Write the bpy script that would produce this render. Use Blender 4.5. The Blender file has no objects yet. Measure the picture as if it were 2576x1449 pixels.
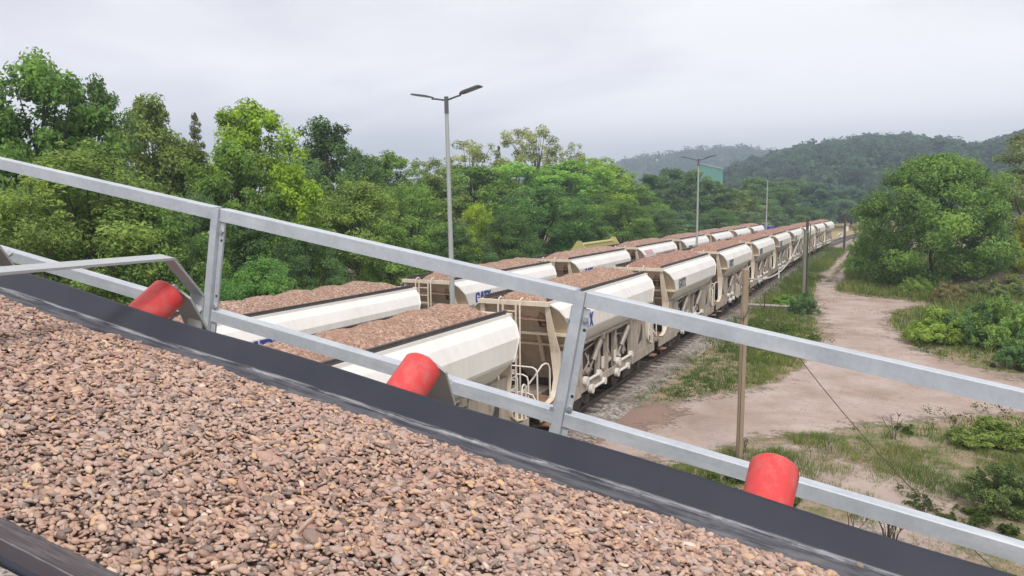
import bpy, math, random
import numpy as np
from mathutils import Vector, Matrix
SC = bpy.context.scene
COL = SC.collection
R = math.radians
# ------------------------------------------------------------------ camera
YAW, PITCH, ROLL, CAMZ = 0.462567, 0.111314, -0.006, 6.7
Fv = np.array([-math.sin(YAW)*math.cos(PITCH), math.cos(YAW)*math.cos(PITCH), -math.sin(PITCH)])
R0 = np.array([math.cos(YAW), math.sin(YAW), 0.0]); U0 = np.cross(R0, Fv)
Rv = R0*math.cos(ROLL)+U0*math.sin(ROLL); Uv = U0*math.cos(ROLL)-R0*math.sin(ROLL)
CAM = np.array([0, 0, CAMZ])
cd = bpy.data.cameras.new('camera'); cam = bpy.data.objects.new('camera', cd); COL.objects.link(cam)
cd.sensor_width = 36; cd.lens = 26.0; cd.clip_start = 0.05; cd.clip_end = 6000
cam.matrix_world = Matrix([[Rv[i], Uv[i], -Fv[i], CAM[i]] for i in range(3)]+[[0, 0, 0, 1]])
SC.camera = cam
# ------------------------------------------------------------------ light
SUN_EL, SUN_AZ = R(50), R(148)          # azimuth from +Y towards +X
SC.view_settings.view_transform = 'Standard'; SC.view_settings.look = 'None'
SC.view_settings.gamma = 1; SC.view_settings.exposure = 0.85
w = bpy.data.worlds.new('World'); SC.world = w; w.use_nodes = True
nt = w.node_tree; nt.nodes.clear(); N = nt.nodes.new; L = nt.links.new
out = N('ShaderNodeOutputWorld'); bg = N('ShaderNodeBackground'); bg.inputs[1].default_value = 0.1
sky = N('ShaderNodeTexSky'); sky.sky_type = 'NISHITA'; sky.sun_disc = False
sky.sun_elevation = SUN_EL; sky.sun_rotation = SUN_AZ
tc = N('ShaderNodeTexCoord'); sep = N('ShaderNodeSeparateXYZ'); L(tc.outputs['Generated'], sep.inputs[0])
mp = N('ShaderNodeMapping'); mp.inputs['Scale'].default_value = (1.0, 1.0, 4.2); L(tc.outputs['Generated'], mp.inputs[0])
nz = N('ShaderNodeTexNoise'); nz.inputs['Scale'].default_value = 1.5; nz.inputs['Detail'].default_value = 7; nz.inputs['Roughness'].default_value = 0.5
nz.inputs['Distortion'].default_value = 0.35; L(mp.outputs[0], nz.inputs[0])
rp = N('ShaderNodeValToRGB'); e = rp.color_ramp.elements
e[0].position = 0.36; e[0].color = (.455, .435, .48, 1); e[1].position = 0.60; e[1].color = (.70, .675, .685, 1)
L(nz.outputs[0], rp.inputs[0])
elr = N('ShaderNodeValToRGB'); q = elr.color_ramp.elements      # brightness over elevation: pale band low down
q[0].position = 0.0; q[0].color = (1.05,)*3+(1,); q[1].position = 1.0; q[1].color = (1.02,)*3+(1,)
for p_, v_ in ((0.05, 1.12), (0.11, 1.28), (0.2, 1.08), (0.34, .95), (0.6, 1.0)):
    x = q.new(p_); x.color = (v_, v_, v_, 1)
L(sep.outputs[2], elr.inputs[0])
mul = N('ShaderNodeMix'); mul.data_type = 'RGBA'; mul.blend_type = 'MULTIPLY'; mul.inputs[0].default_value = 1
L(rp.outputs[0], mul.inputs[6]); L(elr.outputs[0], mul.inputs[7])
sc10 = N('ShaderNodeVectorMath'); sc10.operation = 'SCALE'; sc10.inputs['Scale'].default_value = 10.0; L(mul.outputs[2], sc10.inputs[0])
mx = N('ShaderNodeMix'); mx.data_type = 'RGBA'; mx.inputs[0].default_value = 0.94
L(sky.outputs[0], mx.inputs[6]); L(sc10.outputs[0], mx.inputs[7])
L(mx.outputs[2], bg.inputs[0]); L(bg.outputs[0], out.inputs[0])
sl = bpy.data.lights.new('sun', 'SUN'); sl.energy = 1.5; sl.angle = R(16); sl.color = (1, .96, .9)
so = bpy.data.objects.new('sun', sl); COL.objects.link(so)
sd = Vector((math.sin(SUN_AZ)*math.cos(SUN_EL), math.cos(SUN_AZ)*math.cos(SUN_EL), math.sin(SUN_EL)))
so.rotation_euler = sd.to_track_quat('Z', 'Y').to_euler(); so.location = (0, 0, 60)
SC.cycles.max_bounces = 6; SC.cycles.diffuse_bounces = 4; SC.cycles.transparent_max_bounces = 8
SC.cycles.use_denoising = True
GZ = -0.25

def ray(px, py):
    d = (px-1288)/1860*Rv-(py-724.5)/1860*Uv+Fv
    return d/np.linalg.norm(d)
def g(px, py, z=GZ):                       # a photo point on the ground plane
    d = ray(px, py); t = (z-CAMZ)/d[2]; return CAM+t*d
def at_x(px, py, x):                       # a photo point in the vertical plane x = const (parallel to the tracks)
    d = ray(px, py); return CAM+x/d[0]*d
def at_y(px, py, y):
    d = ray(px, py); return CAM+y/d[1]*d
def depth(p): return float(np.dot(np.asarray(p)-CAM, Fv))
# ------------------------------------------------------------------ materials
def lin(c): return tuple((x/12.92 if x <= .04045 else ((x+.055)/1.055)**2.4) for x in c)
def newmat(name):
    m = bpy.data.materials.new(name); m.use_nodes = True; t = m.node_tree
    b = t.nodes['Principled BSDF']; return m, t, b
def noise(t, scale, detail=4, rough=.6, vec=None, stretch=None):
    n = t.nodes.new('ShaderNodeTexNoise'); n.inputs['Scale'].default_value = scale; n.inputs['Detail'].default_value = detail
    n.inputs['Roughness'].default_value = rough
    c = t.nodes.new('ShaderNodeTexCoord'); o = c.outputs['Object']
    if vec is not None: o = vec
    if stretch:
        mpp = t.nodes.new('ShaderNodeMapping'); mpp.inputs['Scale'].default_value = stretch; t.links.new(o, mpp.inputs[0]); o = mpp.outputs[0]
    t.links.new(o, n.inputs[0]); return n.outputs[0]
def ramp(t, fac, stops):
    r = t.nodes.new('ShaderNodeValToRGB'); el = r.color_ramp.elements
    el[0].position, el[0].color = stops[0][0], tuple(stops[0][1])+(1,)
    el[1].position, el[1].color = stops[-1][0], tuple(stops[-1][1])+(1,)
    for p, c in stops[1:-1]:
        x = el.new(p); x.color = tuple(c)+(1,)
    t.links.new(fac, r.inputs[0]); return r.outputs[0]
def mix(t, a, b, fac, mode='MIX'):
    m = t.nodes.new('ShaderNodeMix'); m.data_type = 'RGBA'; m.blend_type = mode
    for i, v in ((0, fac), (6, a), (7, b)):
        if isinstance(v, (int, float)): m.inputs[i].default_value = v
        elif isinstance(v, tuple): m.inputs[i].default_value = v+(1,) if len(v) == 3 else v
        else: t.links.new(v, m.inputs[i])
    return m.outputs[2]
def bump(t, b, h, strength, dist=.02):
    n = t.nodes.new('ShaderNodeBump'); n.inputs['Strength'].default_value = strength; n.inputs['Distance'].default_value = dist
    t.links.new(h, n.inputs['Height']); t.links.new(n.outputs[0], b.inputs['Normal'])
def math_(t, op, a, b=None):
    m = t.nodes.new('ShaderNodeMath'); m.operation = op
    for i, v in ((0, a), (1, b)):
        if v is None: continue
        if isinstance(v, (int, float)): m.inputs[i].default_value = v
        else: t.links.new(v, m.inputs[i])
    return m.outputs[0]
def attr(t, name, out='Fac'):
    a = t.nodes.new('ShaderNodeAttribute'); a.attribute_name = name; return a.outputs[out]
def worldpos(t):
    return t.nodes.new('ShaderNodeNewGeometry').outputs['Position']

def paint(name, col, dirt=(.2, .16, .12), amount=.35, rough=.5, scale=1.3, streak=True, metal=0):
    m, t, b = newmat(name)
    n1 = noise(t, scale, 6, .65); n2 = noise(t, scale*2.2, 5, .6, stretch=(2.2, 2.2, .22))
    f = math_(t, 'MULTIPLY', n1, n2) if streak else n1
    lo, hi = (.2, .5) if streak else (.42, .8)
    f = ramp(t, f, ((lo, (0, 0, 0)), (hi, (1, 1, 1))))
    f = math_(t, 'MULTIPLY', f, amount)
    c = mix(t, tuple(col), tuple(dirt), f)
    t.links.new(c, b.inputs['Base Color']); b.inputs['Roughness'].default_value = rough; b.inputs['Metallic'].default_value = metal
    return m
M = {}
M['white'] = paint('cream_white_paint', (.80, .775, .725), (.40, .345, .28), .3, .42, .7)
M['beige'] = paint('beige_frame_paint', (.72, .625, .50), (.3, .23, .17), .5, .6, 1.0)
M['endwall'] = paint('dusty_beige_end_wall', (.58, .485, .375), (.25, .19, .14), .55, .65, .9)  # darker than the frame: dust, with recess shade and warm bounce in the colour
M['under'] = paint('dusty_underframe_paint', (.45, .385, .315), (.12, .09, .068), .95, .65, 1.6)
M['tube'] = paint('white_tube_paint', (.74, .70, .64), (.4, .33, .26), .4, .45, 3)
M['bogie'] = paint('bogie_grime', (.045, .038, .032), (.11, .085, .065), .8, .7, 3)
M['wheel'] = paint('wheel_steel', (.09, .075, .065), (.2, .15, .12), .5, .45, 3, metal=.4)
M['darkhole'] = paint('shadowed_machinery', (.055, .048, .042), (.14, .11, .085), .8, .7, 4)  # near-black colour stands in for shade inside slots, holes, clefts and open bays
M['board'] = paint('dark_rubber_board', (.075, .068, .066), (.22, .15, .12), .45, .75, 1.2)
M['rust'] = paint('rusty_step', (.30, .16, .09), (.12, .07, .045), .6, .85, 6)
M['blue'] = paint('blue_lettering', (.028, .065, .33), (.1, .13, .3), .2, .5, 3)
M['greyletter'] = paint('faded_lettering', (.10, .115, .15), (.25, .25, .25), .4, .6, 3)
M['redletter'] = paint('red_marking', (.38, .11, .11), (.5, .35, .33), .5, .6, 3)
M['pinkpanel'] = paint('faded_pink_panel', (.58, .32, .32), (.6, .5, .46), .5, .6, 2)
M['sign'] = paint('brown_sign', (.10, .05, .032), (.2, .13, .1), .3, .6, 5)
M['signpale'] = paint('pale_sign_mark', (.42, .30, .22), (.2, .14, .1), .3, .6, 5)
M['hydro'] = paint('cylinder_grey', (.36, .315, .27), (.09, .07, .055), .8, .45, 3, metal=.2)
M['lamp_grey'] = paint('lamp_pole_grey', (.42, .45, .43), (.25, .26, .24), .5, .45, 1.2, metal=.3)
M['lamp_dark'] = paint('lamp_head_grey', (.10, .105, .115), (.06, .06, .065), .4, .5, 4)
M['lens'] = paint('lamp_lens', (.3, .32, .36), (.2, .2, .22), .3, .2, 4)
M['yellow'] = paint('pale_yellow_paint', (.50, .45, .17), (.3, .26, .13), .5, .55, 1.5)
M['tealwall'] = paint('teal_cladding', (.16, .40, .34), (.2, .36, .32), .3, .5, .2)
M['palewall'] = paint('pale_cladding', (.52, .55, .55), (.4, .43, .43), .3, .5, .2)
M['bluetarp'] = paint('blue_tarpaulin', (.03, .045, .26), (.05, .07, .3), .4, .5, 1)
M['concrete'] = paint('old_concrete', (.40, .36, .30), (.22, .2, .16), .6, .85, 2.5, streak=False)
M['darksteel'] = paint('dark_steel', (.05, .05, .055), (.1, .09, .085), .4, .55, 4)
M['rail_steel'] = paint('brown_rail', (.105, .078, .062), (.05, .04, .035), .6, .55, 4, streak=False)
M['sleeper'] = paint('sleeper', (.14, .11, .085), (.06, .05, .04), .6, .85, 3, streak=False)
M['signwhite'] = paint('white_plate', (.72, .72, .70), (.5, .48, .44), .3, .5, 5)
M['wire'] = paint('grey_cable', (.50, .49, .46), (.35, .34, .32), .3, .5, 5)
M['wiredark'] = paint('dark_wire', (.055, .045, .035), (.16, .13, .1), .4, .5, 5)
M['fence'] = paint('weathered_fence_wood', (.20, .15, .10), (.1, .075, .05), .6, .85, 3)
M['conv_grey'] = paint('grey_conveyor_paint', (.40, .41, .40), (.26, .25, .235), .5, .5, 4)
M['hoop'] = paint('grey_hoop_paint', (.41, .425, .43), (.3, .29, .27), .35, .42, 6)
M['bolt'] = paint('zinc_bolt', (.60, .61, .62), (.4, .4, .4), .3, .35, 20, metal=.6)
M['grating'] = paint('walkway_grating', (.3, .31, .32), (.2, .2, .2), .4, .5, 5, metal=.4)

def m_galv():
    m, t, b = newmat('galvanised_steel')
    v = t.nodes.new('ShaderNodeTexVoronoi'); v.inputs['Scale'].default_value = 75
    c = t.nodes.new('ShaderNodeTexCoord'); t.links.new(c.outputs['Object'], v.inputs[0])
    n = noise(t, 7, 6, .7); n2 = noise(t, 2.2, 5, .6, stretch=(1, 6, 6))
    f = mix(t, v.outputs['Color'], n, .86)
    col = ramp(t, f, ((.25, (.40, .43, .465)), (.5, (.485, .52, .555)), (.75, (.59, .615, .64))))
    col = mix(t, col, (.72, .74, .76), ramp(t, n2, ((.52, (0, 0, 0)), (.75, (.55, .55, .55)))))
    t.links.new(col, b.inputs['Base Color']); b.inputs['Metallic'].default_value = .12
    t.links.new(ramp(t, n, ((.3, (.42,)*3), (.7, (.6,)*3))), b.inputs['Roughness'])
    bump(t, b, n, .06, .004); return m
M['galv'] = m_galv()
def m_belt():
    m, t, b = newmat('black_rubber_belt')
    d = attr(t, 'across')                          # metres from the nearest belt edge, along the rubber
    streak = noise(t, 14, 8, .75, stretch=(.16, 3.2, 3.2)); fine = noise(t, 60, 5, .7, stretch=(.12, 2.0, 2.0))
    blot = noise(t, 16, 6, .7, stretch=(.5, 1.3, 1.3))
    wob = math_(t, 'MULTIPLY', math_(t, 'SUBTRACT', noise(t, 1.3, 2, .5), .5), .008)
    dd = math_(t, 'ADD', d, wob)
    line = ramp(t, dd, ((.078, (0, 0, 0)), (.083, (1, 1, 1)), (.088, (.9,)*3), (.095, (.2,)*3), (.12, (.26,)*3), (.18, (.4,)*3)))
    s1 = ramp(t, fine, ((.42, (0, 0, 0)), (.56, (1, 1, 1)))); s2 = ramp(t, blot, ((.52, (0, 0, 0)), (.68, (1, 1, 1))))
    s = mix(t, s1, s2, .5); f = mix(t, (0, 0, 0), s, line, 'MIX')
    dust = ramp(t, noise(t, 5, 5, .6), ((.35, (0, 0, 0)), (.75, (1, 1, 1))))
    base = mix(t, (.021, .024, .036), (.036, .039, .054), math_(t, 'MULTIPLY', dust, .6))
    base = mix(t, base, (.105, .098, .100), math_(t, 'MULTIPLY', ramp(t, dd, ((.085, (0, 0, 0)), (.13, (1, 1, 1)))), .25))
    col = mix(t, base, (.52, .52, .53), math_(t, 'MULTIPLY', f, 1.0))
    t.links.new(col, b.inputs['Base Color']); b.inputs['Roughness'].default_value = .45; b.inputs['Specular IOR Level'].default_value = .35
    bump(t, b, streak, .05, .002); return m
M['belt'] = m_belt()
def m_red():
    m, t, b = newmat('red_roller_paint')
    n = noise(t, 9, 5, .6); n2 = noise(t, 60, 5, .7, stretch=(4, .6, .6))
    c = mix(t, (.70, .040, .040), (.62, .065, .06), n)
    c = mix(t, c, (.72, .30, .28), ramp(t, n2, ((.66, (0, 0, 0)), (.76, (.5,)*3))))
    dst = noise(t, 26, 6, .7); scf = noise(t, 90, 4, .7, stretch=(1.6, .25, .25))
    c = mix(t, c, (.50, .23, .20), math_(t, 'MULTIPLY', ramp(t, dst, ((.45, (0, 0, 0)), (.75, (1, 1, 1)))), .55))
    c = mix(t, c, (.30, .05, .05), math_(t, 'MULTIPLY', ramp(t, scf, ((.58, (0, 0, 0)), (.7, (1, 1, 1)))), .5))
    t.links.new(c, b.inputs['Base Color']); t.links.new(ramp(t, dst, ((.35, (.4,)*3), (.7, (.65,)*3))), b.inputs['Roughness']); return m
M['red'] = m_red()
def m_pebble():
    m, t, b = newmat('river_pebbles')
    f = attr(t, 'tint'); g2 = noise(t, 120, 4, .6); patch = noise(t, 2.3, 4, .6)
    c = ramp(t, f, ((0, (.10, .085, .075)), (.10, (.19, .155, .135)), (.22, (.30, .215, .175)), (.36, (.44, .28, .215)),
                    (.5, (.47, .345, .28)), (.62, (.55, .375, .27)), (.74, (.42, .375, .35)), (.86, (.62, .46, .35)), (.94, (.62, .42, .19)), (1, (.80, .73, .64))))
    c = mix(t, c, (.46, .29, .215), .08); c = mix(t, c, (.95, .865, .825), 1.0, 'MULTIPLY')
    c = mix(t, c, (.42, .35, .31), math_(t, 'MULTIPLY', ramp(t, patch, ((.45, (0, 0, 0)), (.7, (1, 1, 1)))), .35))
    c = mix(t, c, (.75, .65, .56), math_(t, 'MULTIPLY', ramp(t, g2, ((.5, (0, 0, 0)), (.8, (1, 1, 1)))), .25))
    t.links.new(c, b.inputs['Base Color']); b.inputs['Roughness'].default_value = .62
    bump(t, b, g2, .15, .002); return m
M['pebble'] = m_pebble()
def m_load():
    m, t, b = newmat('reddish_gravel')
    v = t.nodes.new('ShaderNodeTexVoronoi'); v.inputs['Scale'].default_value = 22; v.inputs['Randomness'].default_value = 1
    c = t.nodes.new('ShaderNodeTexCoord'); t.links.new(c.outputs['Object'], v.inputs[0])
    big = noise(t, 1.1, 5, .6); sepc = t.nodes.new('ShaderNodeSeparateColor'); t.links.new(v.outputs['Color'], sepc.inputs[0])
    col = ramp(t, sepc.outputs[0], ((0, (.17, .115, .09)), (.3, (.29, .195, .155)), (.6, (.38, .27, .215)), (.85, (.46, .345, .28)), (1, (.56, .49, .43))))
    col = mix(t, col, (.29, .185, .145), math_(t, 'MULTIPLY', ramp(t, big, ((.35, (0, 0, 0)), (.7, (1, 1, 1)))), .55))
    oi = t.nodes.new('ShaderNodeObjectInfo')
    col = mix(t, col, oi.outputs['Color'], 1, 'MULTIPLY')
    t.links.new(col, b.inputs['Base Color']); b.inputs['Roughness'].default_value = .9
    h = math_(t, 'SUBTRACT', 1.0, v.outputs['Distance'])
    bump(t, b, h, .7, .02); return m
M['load'] = m_load()
def m_ballast():
    m, t, b = newmat('track_ballast')
    v = t.nodes.new('ShaderNodeTexVoronoi'); v.inputs['Scale'].default_value = 13; t.links.new(worldpos(t), v.inputs[0])
    sepc = t.nodes.new('ShaderNodeSeparateColor'); t.links.new(v.outputs['Color'], sepc.inputs[0])
    big = noise(t, .35, 6, .65, worldpos(t))
    col = ramp(t, sepc.outputs[0], ((0, (.13, .11, .095)), (.5, (.33, .285, .245)), (1, (.56, .51, .46))))
    col = mix(t, col, (.12, .09, .065), ramp(t, big, ((.42, (0, 0, 0)), (.68, (.85,)*3))))
    t.links.new(col, b.inputs['Base Color']); b.inputs['Roughness'].default_value = .95
    bump(t, b, math_(t, 'SUBTRACT', 1.0, v.outputs['Distance']), .9, .04); return m
M['ballast'] = m_ballast()
def m_path(name='pink_gravel_track', red=0.0):
    m, t, b = newmat(name)
    P = worldpos(t); w_ = attr(t, 'edge')
    n1 = noise(t, .55, 7, .68, P); n2 = noise(t, 5, 6, .7, P); n3 = noise(t, 45, 4, .7, P); n4 = noise(t, .16, 4, .6, P)
    col = ramp(t, n1, ((.28, (.30, .215, .175)), (.45, (.40, .305, .26)), (.58, (.45, .36, .315)), (.75, (.52, .435, .385))))
    col = mix(t, col, (.24, .15, .105), math_(t, 'MULTIPLY', ramp(t, n4, ((.5, (0, 0, 0)), (.68, (1, 1, 1)))), .6))
    col = mix(t, col, (.25, .215, .11), math_(t, 'MULTIPLY', ramp(t, n2, ((.53, (0, 0, 0)), (.66, (1, 1, 1)))), .5))
    col = mix(t, col, (.25, .15, .105), red)
    col = mix(t, col, (.60, .50, .45), math_(t, 'MULTIPLY', ramp(t, n3, ((.52, (0, 0, 0)), (.75, (1, 1, 1)))), .55))
    col = mix(t, col, (.17, .12, .1), math_(t, 'MULTIPLY', ramp(t, n3, ((.25, (1, 1, 1)), (.42, (0, 0, 0)))), .55))
    t.links.new(col, b.inputs['Base Color']); b.inputs['Roughness'].default_value = .95
    bump(t, b, n3, .5, .03)
    k = math_(t, 'ADD', w_, math_(t, 'MULTIPLY', math_(t, 'SUBTRACT', mix(t, n2, noise(t, 1.1, 5, .6, P), .5), .5), 2.6))
    al = ramp(t, k, ((.35, (0, 0, 0)), (.6, (1, 1, 1))))
    t.links.new(al, b.inputs['Alpha']); return m
M['path'] = m_path(); M['redsoil'] = m_path('reddish_soil', .8)
def m_ground():
    m, t, b = newmat('patchy_grass_ground')
    P = worldpos(t); n1 = noise(t, .22, 7, .68, P); n2 = noise(t, 1.7, 6, .7, P); n3 = noise(t, 30, 4, .7, P)
    col = ramp(t, n1, ((.3, (.09, .13, .04)), (.46, (.15, .17, .06)), (.6, (.24, .205, .10)), (.75, (.30, .23, .165))))
    col = mix(t, col, (.40, .285, .215), ramp(t, n2, ((.44, (0, 0, 0)), (.56, (.85,)*3))))
    col = mix(t, col, (.055, .065, .022), math_(t, 'MULTIPLY', ramp(t, n3, ((.3, (1, 1, 1)), (.5, (0, 0, 0)))), .6))
    col = mix(t, col, (.42, .36, .25), math_(t, 'MULTIPLY', ramp(t, n3, ((.58, (0, 0, 0)), (.75, (1, 1, 1)))), .5))
    t.links.new(col, b.inputs['Base Color']); b.inputs['Roughness'].default_value = .95
    bump(t, b, n3, .6, .05); return m
M['ground'] = m_ground()
def m_soil(name, a, c):
    m, t, b = newmat(name); P = worldpos(t)
    n1 = noise(t, .5, 7, .7, P); n3 = noise(t, 9, 5, .7, P)
    col = mix(t, ramp(t, n1, ((.3, a), (.7, c))), tuple(x*.45 for x in a), math_(t, 'MULTIPLY', ramp(t, n3, ((.3, (1, 1, 1)), (.55, (0, 0, 0)))), .6))
    t.links.new(col, b.inputs['Base Color']); b.inputs['Roughness'].default_value = .95; bump(t, b, n3, .6, .08); return m
M['bank'] = m_soil('red_brown_earth', (.07, .044, .033), (.125, .085, .062))
M['field'] = m_soil('straw_field', (.34, .27, .10), (.46, .36, .16))
M['hill'] = m_soil('hill_forest_floor', (.03, .05, .02), (.05, .07, .03))
def m_leaf(name, trans=.46):
    m, t, b = newmat(name)
    f = attr(t, 'tint'); oi = t.nodes.new('ShaderNodeObjectInfo')
    k = ramp(t, f, ((0, (.40, .44, .46)), (.3, (.72, .75, .72)), (.55, (1, 1, 1)), (.8, (1.0, 1.0, .86)), (1, (1.0, .92, .62))))
    k2 = t.nodes.new('ShaderNodeVectorMath'); k2.operation = 'SCALE'; k2.inputs['Scale'].default_value = 1.0; t.links.new(k, k2.inputs[0])
    k3 = t.nodes.new('ShaderNodeMath'); k3.operation = 'MULTIPLY_ADD'; k3.inputs[1].default_value = .85; k3.inputs[2].default_value = .62; t.links.new(f, k3.inputs[0])
    t.links.new(k3.outputs[0], k2.inputs['Scale'])
    col = mix(t, oi.outputs['Color'], k2.outputs[0], 1, 'MULTIPLY')
    t.links.new(col, b.inputs['Base Color']); b.inputs['Roughness'].default_value = .55
    b.inputs['Specular IOR Level'].default_value = .12
    tr = t.nodes.new('ShaderNodeBsdfTranslucent'); t.links.new(col, tr.inputs[0])
    ms = t.nodes.new('ShaderNodeMixShader'); ms.inputs[0].default_value = trans
    o = t.nodes['Material Output']; t.links.new(b.outputs[0], ms.inputs[1]); t.links.new(tr.outputs[0], ms.inputs[2]); t.links.new(ms.outputs[0], o.inputs[0])
    return m
M['leaf'] = m_leaf('foliage')
M['bark'] = paint('bark', (.085, .07, .055), (.04, .035, .03), .6, .9, 4)
def m_wood():
    m, t, b = newmat('weathered_pole_wood')
    n = noise(t, 9, 6, .65, stretch=(6, 6, .25)); n2 = noise(t, 2, 4, .6)
    c = ramp(t, n, ((.3, (.20, .135, .085)), (.5, (.36, .265, .18)), (.7, (.46, .35, .25))))
    c = mix(t, c, (.3, .235, .17), n2); t.links.new(c, b.inputs['Base Color']); b.inputs['Roughness'].default_value = .8
    bump(t, b, n, .3, .01); return m
M['polewood'] = m_wood()
M['polegrey'] = paint('grey_green_pole_wood', (.20, .20, .15), (.1, .12, .07), .7, .85, 3)
# ------------------------------------------------------------------ mesh helpers
class MB:
    def __init__(s): s.v = []; s.f = []
    def add(s, vs, fs):
        o = len(s.v); s.v += [tuple(map(float, p)) for p in vs]; s.f += [tuple(i+o for i in f) for f in fs]; return s
    def box(s, x0, x1, y0, y1, z0, z1):
        return s.add([(x, y, z) for x in (x0, x1) for y in (y0, y1) for z in (z0, z1)],
                     [(0, 1, 3, 2), (4, 6, 7, 5), (0, 4, 5, 1), (2, 3, 7, 6), (0, 2, 6, 4), (1, 5, 7, 3)])
    def beam(s, p0, p1, wd, ht, up=(0, 0, 1)):
        p0, p1 = Vector(p0), Vector(p1); d = (p1-p0).normalized(); sd = d.cross(Vector(up))
        if sd.length < 1e-4: sd = d.cross(Vector((1, 0, 0)))
        sd.normalize(); u = sd.cross(d)
        c = [(-1, -1), (1, -1), (1, 1), (-1, 1)]
        vs = [p+sd*a*wd/2+u*b*ht/2 for p in (p0, p1) for a, b in c]
        return s.add(vs, [(3, 2, 1, 0), (4, 5, 6, 7)]+[(i, (i+1) % 4, (i+1) % 4+4, i+4) for i in range(4)])
    def tube(s, pts, r, seg=8, caps=True):
        pts = [Vector(p) for p in pts]; n = len(pts); rs = r if isinstance(r, (list, tuple)) else [r]*n
        rings = []; ref = None
        for i, p in enumerate(pts):
            d = ((pts[min(i+1, n-1)]-p).normalized()+(p-pts[max(i-1, 0)]).normalized())
            if d.length < 1e-6: d = pts[min(i+1, n-1)]-pts[max(i-1, 0)]
            d.normalize()
            if ref is None:
                ref = d.cross(Vector((0, 0, 1)));
                if ref.length < 1e-3: ref = d.cross(Vector((1, 0, 0)))
            a = (ref-d*ref.dot(d)).normalized(); ref = a; b = d.cross(a)
            rings.append([p+(a*math.cos(2*math.pi*k/seg)+b*math.sin(2*math.pi*k/seg))*rs[i] for k in range(seg)])
        vs = [q for r_ in rings for q in r_]; fs = []
        for i in range(n-1):
            for k in range(seg):
                fs.append((i*seg+k, i*seg+(k+1) % seg, (i+1)*seg+(k+1) % seg, (i+1)*seg+k))
        if caps: fs += [tuple(range(seg))[::-1], tuple((n-1)*seg+k for k in range(seg))]
        return s.add(vs, fs)
    def cyl(s, p0, p1, r, seg=16): return s.tube([p0, p1], r, seg)
    def prism(s, poly, axis, lo, hi):
        def mk(a, b, h): return {'x': (h, a, b), 'y': (a, h, b), 'z': (a, b, h)}[axis]
        n = len(poly); vs = [mk(a, b, lo) for a, b in poly]+[mk(a, b, hi) for a, b in poly]
        return s.add(vs, [tuple(range(n))[::-1], tuple(range(n, 2*n))]+[(i, (i+1) % n, n+(i+1) % n, n+i) for i in range(n)])
    def build(s, name, mat, parent=None, smooth=.6):
        me = bpy.data.meshes.new(name); me.from_pydata(s.v, [], s.f)
        import bmesh
        bm = bmesh.new(); bm.from_mesh(me); bmesh.ops.recalc_face_normals(bm, faces=bm.faces); bm.to_mesh(me); bm.free()
        if smooth:
            me.polygons.foreach_set('use_smooth', [True]*len(me.polygons)); me.set_sharp_from_angle(angle=smooth)
        me.materials.append(M[mat] if isinstance(mat, str) else mat)
        return link(name, me, parent)
def link(name, me, parent=None):
    o = bpy.data.objects.new(name, me); COL.objects.link(o)
    if parent is not None: o.parent = parent
    return o
def tag(o, label=None, cat=None, group=None, kind=None):
    if label: o['label'] = label
    if cat: o['category'] = cat
    if group: o['group'] = group
    if kind: o['kind'] = kind
    return o
def thing(name, label, cat, loc=(0, 0, 0), rz=0, group=None):
    o = bpy.data.objects.new(name, None); COL.objects.link(o); o.location = loc; o.rotation_euler = (0, 0, rz)
    o.empty_display_size = .3
    return tag(o, label, cat, group)
def copy_tree(o, parent=None):
    c = o.copy(); COL.objects.link(c)
    if parent is not None: c.parent = parent
    for ch in list(o.children): copy_tree(ch, c)
    return c
def np_mesh(name, verts, loops, sizes, mat, attrs=None, smooth=False):
    me = bpy.data.meshes.new(name); nv = len(verts); nl = len(loops); nf = len(sizes)
    me.vertices.add(nv); me.loops.add(nl); me.polygons.add(nf)
    me.vertices.foreach_set('co', np.ascontiguousarray(verts, dtype=np.float32).ravel())
    me.loops.foreach_set('vertex_index', np.ascontiguousarray(loops, dtype=np.int32).ravel())
    st = np.zeros(nf, dtype=np.int32); st[1:] = np.cumsum(sizes)[:-1]
    me.polygons.foreach_set('loop_start', st)
    if smooth: me.polygons.foreach_set('use_smooth', np.ones(nf, dtype=bool))
    for k, (dom, arr) in (attrs or {}).items():
        a = me.attributes.new(k, 'FLOAT', dom); a.data.foreach_set('value', np.ascontiguousarray(arr, dtype=np.float32))
    me.update(calc_edges=True); me.materials.append(M[mat]); return me
def grid_mesh(name, X, Y, Z, mat, attrs=None, keep=None, smooth=True):
    ny, nx = X.shape; V = np.stack([X, Y, Z], -1).reshape(-1, 3)
    i = np.arange((ny-1)*(nx-1)); r_, c_ = i//(nx-1), i % (nx-1); a = r_*nx+c_
    q = np.stack([a, a+1, a+nx+1, a+nx], -1)
    if keep is not None: q = q[keep.reshape(-1)]
    return np_mesh(name, V, q.ravel(), np.full(len(q), 4), mat, attrs, smooth)
def vnoise(P, scale, seed=0, octs=3):
    """cheap smooth value noise on (n,2) or (n,3) points, about -1..1"""
    rng = np.random.RandomState(seed); out = np.zeros(len(P)); amp = 1.0; tot = 0
    for o in range(octs):
        for _ in range(3):
            k = rng.normal(size=P.shape[1]); k *= rng.uniform(.7, 1.4)/np.linalg.norm(k)*scale*(2**o)
            out += amp*np.sin(P@k*6.283/2+rng.uniform(0, 6.28))/3*1.4
        tot += amp; amp *= .55
    return out/tot
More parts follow.
